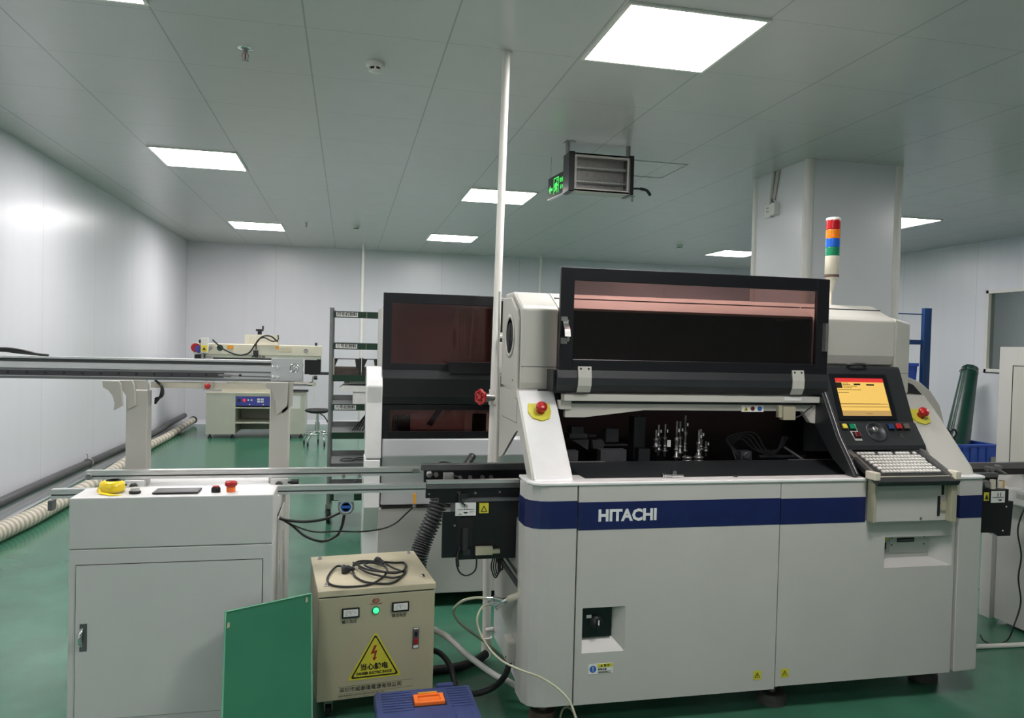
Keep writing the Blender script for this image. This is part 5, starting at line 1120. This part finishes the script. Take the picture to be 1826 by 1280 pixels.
# insect killer
ik = Thing('insect_killer', 'black and grey electric insect killer with a wire grid under the ceiling', 'insect trap', (1.87, 5.6, ZC))
a0, a1, b0, b1 = 1.612, 2.135, 2.668, 2.955
ik.part('end_cap', MB().box(a0, a0 + .045, 5.49, 5.66, b0 - .008, b1 + .008), 'black', bev=.006)
ik.part('end_cap', MB().box(a1 - .038, a1, 5.49, 5.66, b0 - .008, b1 + .008), 'black', bev=.006)
b = MB(); holed(a0 + .045, a1 - .038, b0, b1, a0 + .062, a1 - .052, b0 + .022, b1 - .028, b, 5.50, .012)
b.box(a0 + .045, a1 - .038, 5.50, 5.65, b0 - .002, b0 + .012).box(a0 + .045, a1 - .038, 5.50, 5.65, b1 - .012, b1)
ik.part('frame', b, 'hood')
b = MB()
for k in range(24):
    z = b0 + .026 + k * .0102; b.box(a0 + .06, a1 - .05, 5.503, 5.5045, z, z + .0016)
for k in range(12):
    x = a0 + .075 + k * .031; b.box(x, x + .0012, 5.505, 5.506, b0 + .02, b1 - .02)
ik.part('wire_grid', b, 'steel')
ik.part('lamp_tube', MB().cyl((a0 + .05, 5.56, b0 + .085), (a1 - .045, 5.56, b0 + .085), .013).cyl((a0 + .05, 5.56, b1 - .095), (a1 - .045, 5.56, b1 - .095), .013), 'alu')
ik.part('electrode_grid', MB().box(a0 + .05, a1 - .045, 5.60, 5.605, b0 + .01, b1 - .01), 'steel')
ik.part('back_plate', MB().box(a0 + .045, a1 - .038, 5.645, 5.655, b0, b1), 'padgrey')
ik.each('hanging_bracket', [MB().box(a0 + .0, a0 + .02, 5.55, 5.60, b1, ZC - .006).box(a0 - .015, a0 + .06, 5.53, 5.62, ZC - .006, ZC - .0005), MB().box(a1 - .03, a1 - .012, 5.55, 5.60, b1, ZC - .0005)], 'steel')
ik.part('supply_cable', MB().tube(spline([(a1, 5.56, b0 + .055), (a1 + .05, 5.56, b0 + .06), (a1 + .09, 5.58, b0 + .065)], 6), .008, 8).tube(spline([(a1 + .09, 5.58, b0 + .065), (a1 + .15, 5.6, b0 + .06), (a1 + .19, 5.62, b0 + .03)], 6), .012, 8), 'rubber')
b = MB()
for x0, x1, y0, y1 in ((2.22, 2.80, 5.95, 5.956), (2.22, 2.80, 6.5, 6.506), (2.794, 2.80, 5.95, 6.5), (2.22, 2.226, 5.95, 6.5)): b.box(x0, x1, y0, y1, ZC - .004, ZC - .0005)
solo('access_hatch', b, 'hood', 'square access hatch outline in the ceiling beside the insect killer', 'hatch')

# outlet and conduits on the column
oc = Thing('column_outlet', 'white socket boxes with two conduits high on the square column', 'outlet', (cx0 - .02, 5.95, 2.66))
oc.part('socket_box', MB().box(cx0 - .035, cx0 - .001, 5.955, 6.045, 2.655, 2.765), 'pvc', bev=.004)
oc.part('socket_hole', MB().box(cx0 - .0365, cx0 - .035, 5.985, 5.992, 2.70, 2.712).box(cx0 - .0365, cx0 - .035, 6.005, 6.012, 2.70, 2.712).box(cx0 - .0365, cx0 - .035, 5.985, 5.992, 2.73, 2.742).box(cx0 - .0365, cx0 - .035, 6.005, 6.012, 2.73, 2.742), 'ink')
oc.part('switch_box', MB().box(cx0 - .05, cx0 - .001, 5.865, 5.935, 2.66, 2.765), 'pvc', bev=.004)
oc.part('conduit', MB().tube([(cx0 - .015, 5.985, 2.765), (cx0 - .015, 5.945, ZC)], .013, 10).tube([(cx0 - .015, 5.935, 2.80), (cx0 - .015, 5.87, ZC)], .013, 10), 'hood')
oc.part('wire', MB().tube(spline([(cx0 - .02, 5.945, 2.82), (cx0 - .035, 5.93, 2.79), (cx0 - .03, 5.90, 2.765)], 5), .004, 6), 'rubber')

# ================================================================ by the window wall
rk = Thing('storage_rack', 'dark blue steel storage rack standing by the window wall', 'rack', (6.5, 8.2, 0))
for x in (5.85, 6.985):
    for y in (8.0, 8.9): rk.part('post', MB().box(x, x + .10, y, y + .055, 0, 2.055).box(x + .03, x + .07, y - .004, y, 0, 2.055), 'rackblue')
for z in (1.02, 1.66):
    rk.part('shelf', MB().box(5.86, 7.07, 8.02, 8.94, z - .05, z), 'rackblue')
rk.part('brace', MB().box(5.86, 7.07, 8.03, 8.04, 1.97, 1.985).box(5.86, 7.07, 8.01, 8.02, 1.60, 1.63), 'rackblue')
b = MB().prism([(7.62, 1.03), (7.95, 1.03), (8.0, 1.30), (7.56, 1.36)], 'x', 6.62, 6.95)
pb = Thing('parts_bin', 'blue plastic bin on the lower level of the blue rack', 'bin', (6.78, 8.2, 1.03))
pb.part('bin', MB().prism([(8.08, 1.022), (8.38, 1.022), (8.40, 1.28), (8.06, 1.36)], 'x', 6.40, 6.96), 'bluebox', bev=.006)
pb.part('rim', MB().box(6.39, 6.97, 8.05, 8.06, 1.33, 1.37), 'bluebox')
cr = Thing('plastic_crate', 'blue plastic crate on the floor holding a rolled dark green mat', 'crate', (7.7, 8.2, 0))
k0, k1, k2, k3, kz = 7.42, 7.98, 7.86, 8.62, .375
b = MB().box(k0, k0 + .015, k2, k3, 0, kz).box(k1 - .015, k1, k2, k3, 0, kz).box(k0, k1, k2, k2 + .015, 0, kz).box(k0, k1, k3 - .015, k3, 0, kz).box(k0, k1, k2, k3, 0, .015)
bd = cr.part('body', b, 'bluebox', bev=.003)
b = MB()
for x0, x1, y0, y1 in ((k0 - .02, k0, k2 - .02, k3 + .02), (k1, k1 + .02, k2 - .02, k3 + .02), (k0, k1, k2 - .02, k2), (k0, k1, k3, k3 + .02)): b.box(x0, x1, y0, y1, kz - .03, kz)
cr.part('rim', b, 'bluebox', bev=.003)
b = MB()
for k in range(5): b.box(k0 - .012, k0, k2 + .02 + k * .15, k2 + .03 + k * .15, .02, kz - .03)
for k in range(4): b.box(k0 + .05 + k * .12, k0 + .06 + k * .12, k2 - .012, k2, .02, kz - .03)
cr.part('rib', b, 'bluebox')
cr.part('paper_tag', MB().box(k1 - .09, k1 - .02, k2 - .014, k2 - .012, .12, .22), 'olive')
# rolled mat: an open spiral sheet leaning on the wall
p0, p1 = Vector((7.60, 8.15, .05)), Vector((8.20, 8.55, 1.31)); ax = (p1 - p0).normalized(); u = ax.cross(Vector((0, 1, 0))).normalized(); v = ax.cross(u)
gm = Thing('rolled_mat', 'rolled dark green rubber mat leaning on the wall out of the blue crate', 'mat', tuple(p0))
b = MB(); NT, NL = 56, 14
vs = []
for j in range(NL + 1):
    s = j / NL; c = p0.lerp(p1, s)
    for i in range(NT + 1):
        t_ = i / NT; a = .3 + t_ * (2 * math.pi * 1.75); r = (.185 - .075 * s) * (1 - .32 * t_) * (1 + (.18 * (1 - s) if t_ < .12 else 0))
        vs.append(c + r * (math.cos(a) * u + math.sin(a) * v))
fs = [(j * (NT + 1) + i, j * (NT + 1) + i + 1, (j + 1) * (NT + 1) + i + 1, (j + 1) * (NT + 1) + i) for j in range(NL) for i in range(NT)]
b.add(vs, fs, 0, True)
o = gm.part('sheet', b, 'mat_green'); sd_ = o.modifiers.new('thick', 'SOLIDIFY'); sd_.thickness = .006
pa = MB(); lat, dr_ = Vector((.72, -.69, 0)), Vector((-.69, -.72, 0)); vs = []
for s_, w0, w1 in ((.14, .02, .105), (.30, .03, .10), (.48, .045, .085), (.62, .055, .062)):
    rad = .195 - .075 * s_
    for h in (0, .004):
        for w_ in (w0, w1): vs.append(p0.lerp(p1, s_) + lat * w_ + dr_ * (math.sqrt(max(rad * rad - w_ * w_, 0)) * 1.0 + h))
pa.add(vs, [(4 * k + a, 4 * k + b_, 4 * k + 4 + b_, 4 * k + 4 + a) for k in range(3) for a, b_ in ((0, 1), (2, 3), (0, 2), (1, 3))] + [(0, 1, 3, 2), (12, 13, 15, 14)])
gm.part('paper_backing', pa, 'paper', label='white paper backing showing at the seam')
gm.part('tie', MB().tube([p1 - ax * .06 + .108 * (math.cos(t_) * u + math.sin(t_) * v) for t_ in [2 * math.pi * k / 24 for k in range(24)]], .006, 6, closed=True), 'steel')
cc = at(1700, 773, 7.7)
solo('cable_coil', MB().tube([cc + Vector((.045 * math.cos(t_), 0, .05 * math.sin(t_))) for t_ in [2 * math.pi * k / 24 for k in range(24)]], .012, 8, closed=True).tube([cc + Vector((-.12, 0, .07)), cc + Vector((-.04, 0, .02))], .012, 8).box(cc.x - .12, cc.x + .03, cc.y - .01, cc.y + .01, .0, cc.z - .04), 'rubber', 'black handle ring beside the blue crate, just past the sloping arm', 'handle')

# unloader cabinet at the edge of the picture
un = Thing('board_unloader', 'tall light grey unloader cabinet with a door outline at the picture edge', 'machine', (3.95, 3.1, 0))
b = MB().box(3.565, 4.4, 2.6, 3.515, .78, 1.545).box(3.58, 4.4, 2.6, 3.50, .02, .70)
un.part('cabinet', b, 'whitegrey', bev=.005)
un.part('waist_flange', MB().box(3.50, 4.4, 2.6, 3.45, .70, .782), 'white', bev=.004)
un.part('door', MB().box(3.5635, 3.566, 2.75, 3.42, .87, 1.44), 'hood')
un.part('door_seam', MB().box(3.562, 3.5645, 3.42, 3.424, .866, 1.444).box(3.562, 3.5645, 2.75, 3.424, 1.44, 1.444).box(3.562, 3.5645, 2.75, 3.424, .866, .87), 'ink')
un.part('support_leg', MB().box(3.60, 3.66, 3.55, 3.62, .0, .70), 'whitegrey')
un.part('feed_rail', MB().box(3.35, 3.62, 3.05, 3.08, .905, .93).box(3.3, 3.6, 3.02, 3.12, .78, .80), 'alu')
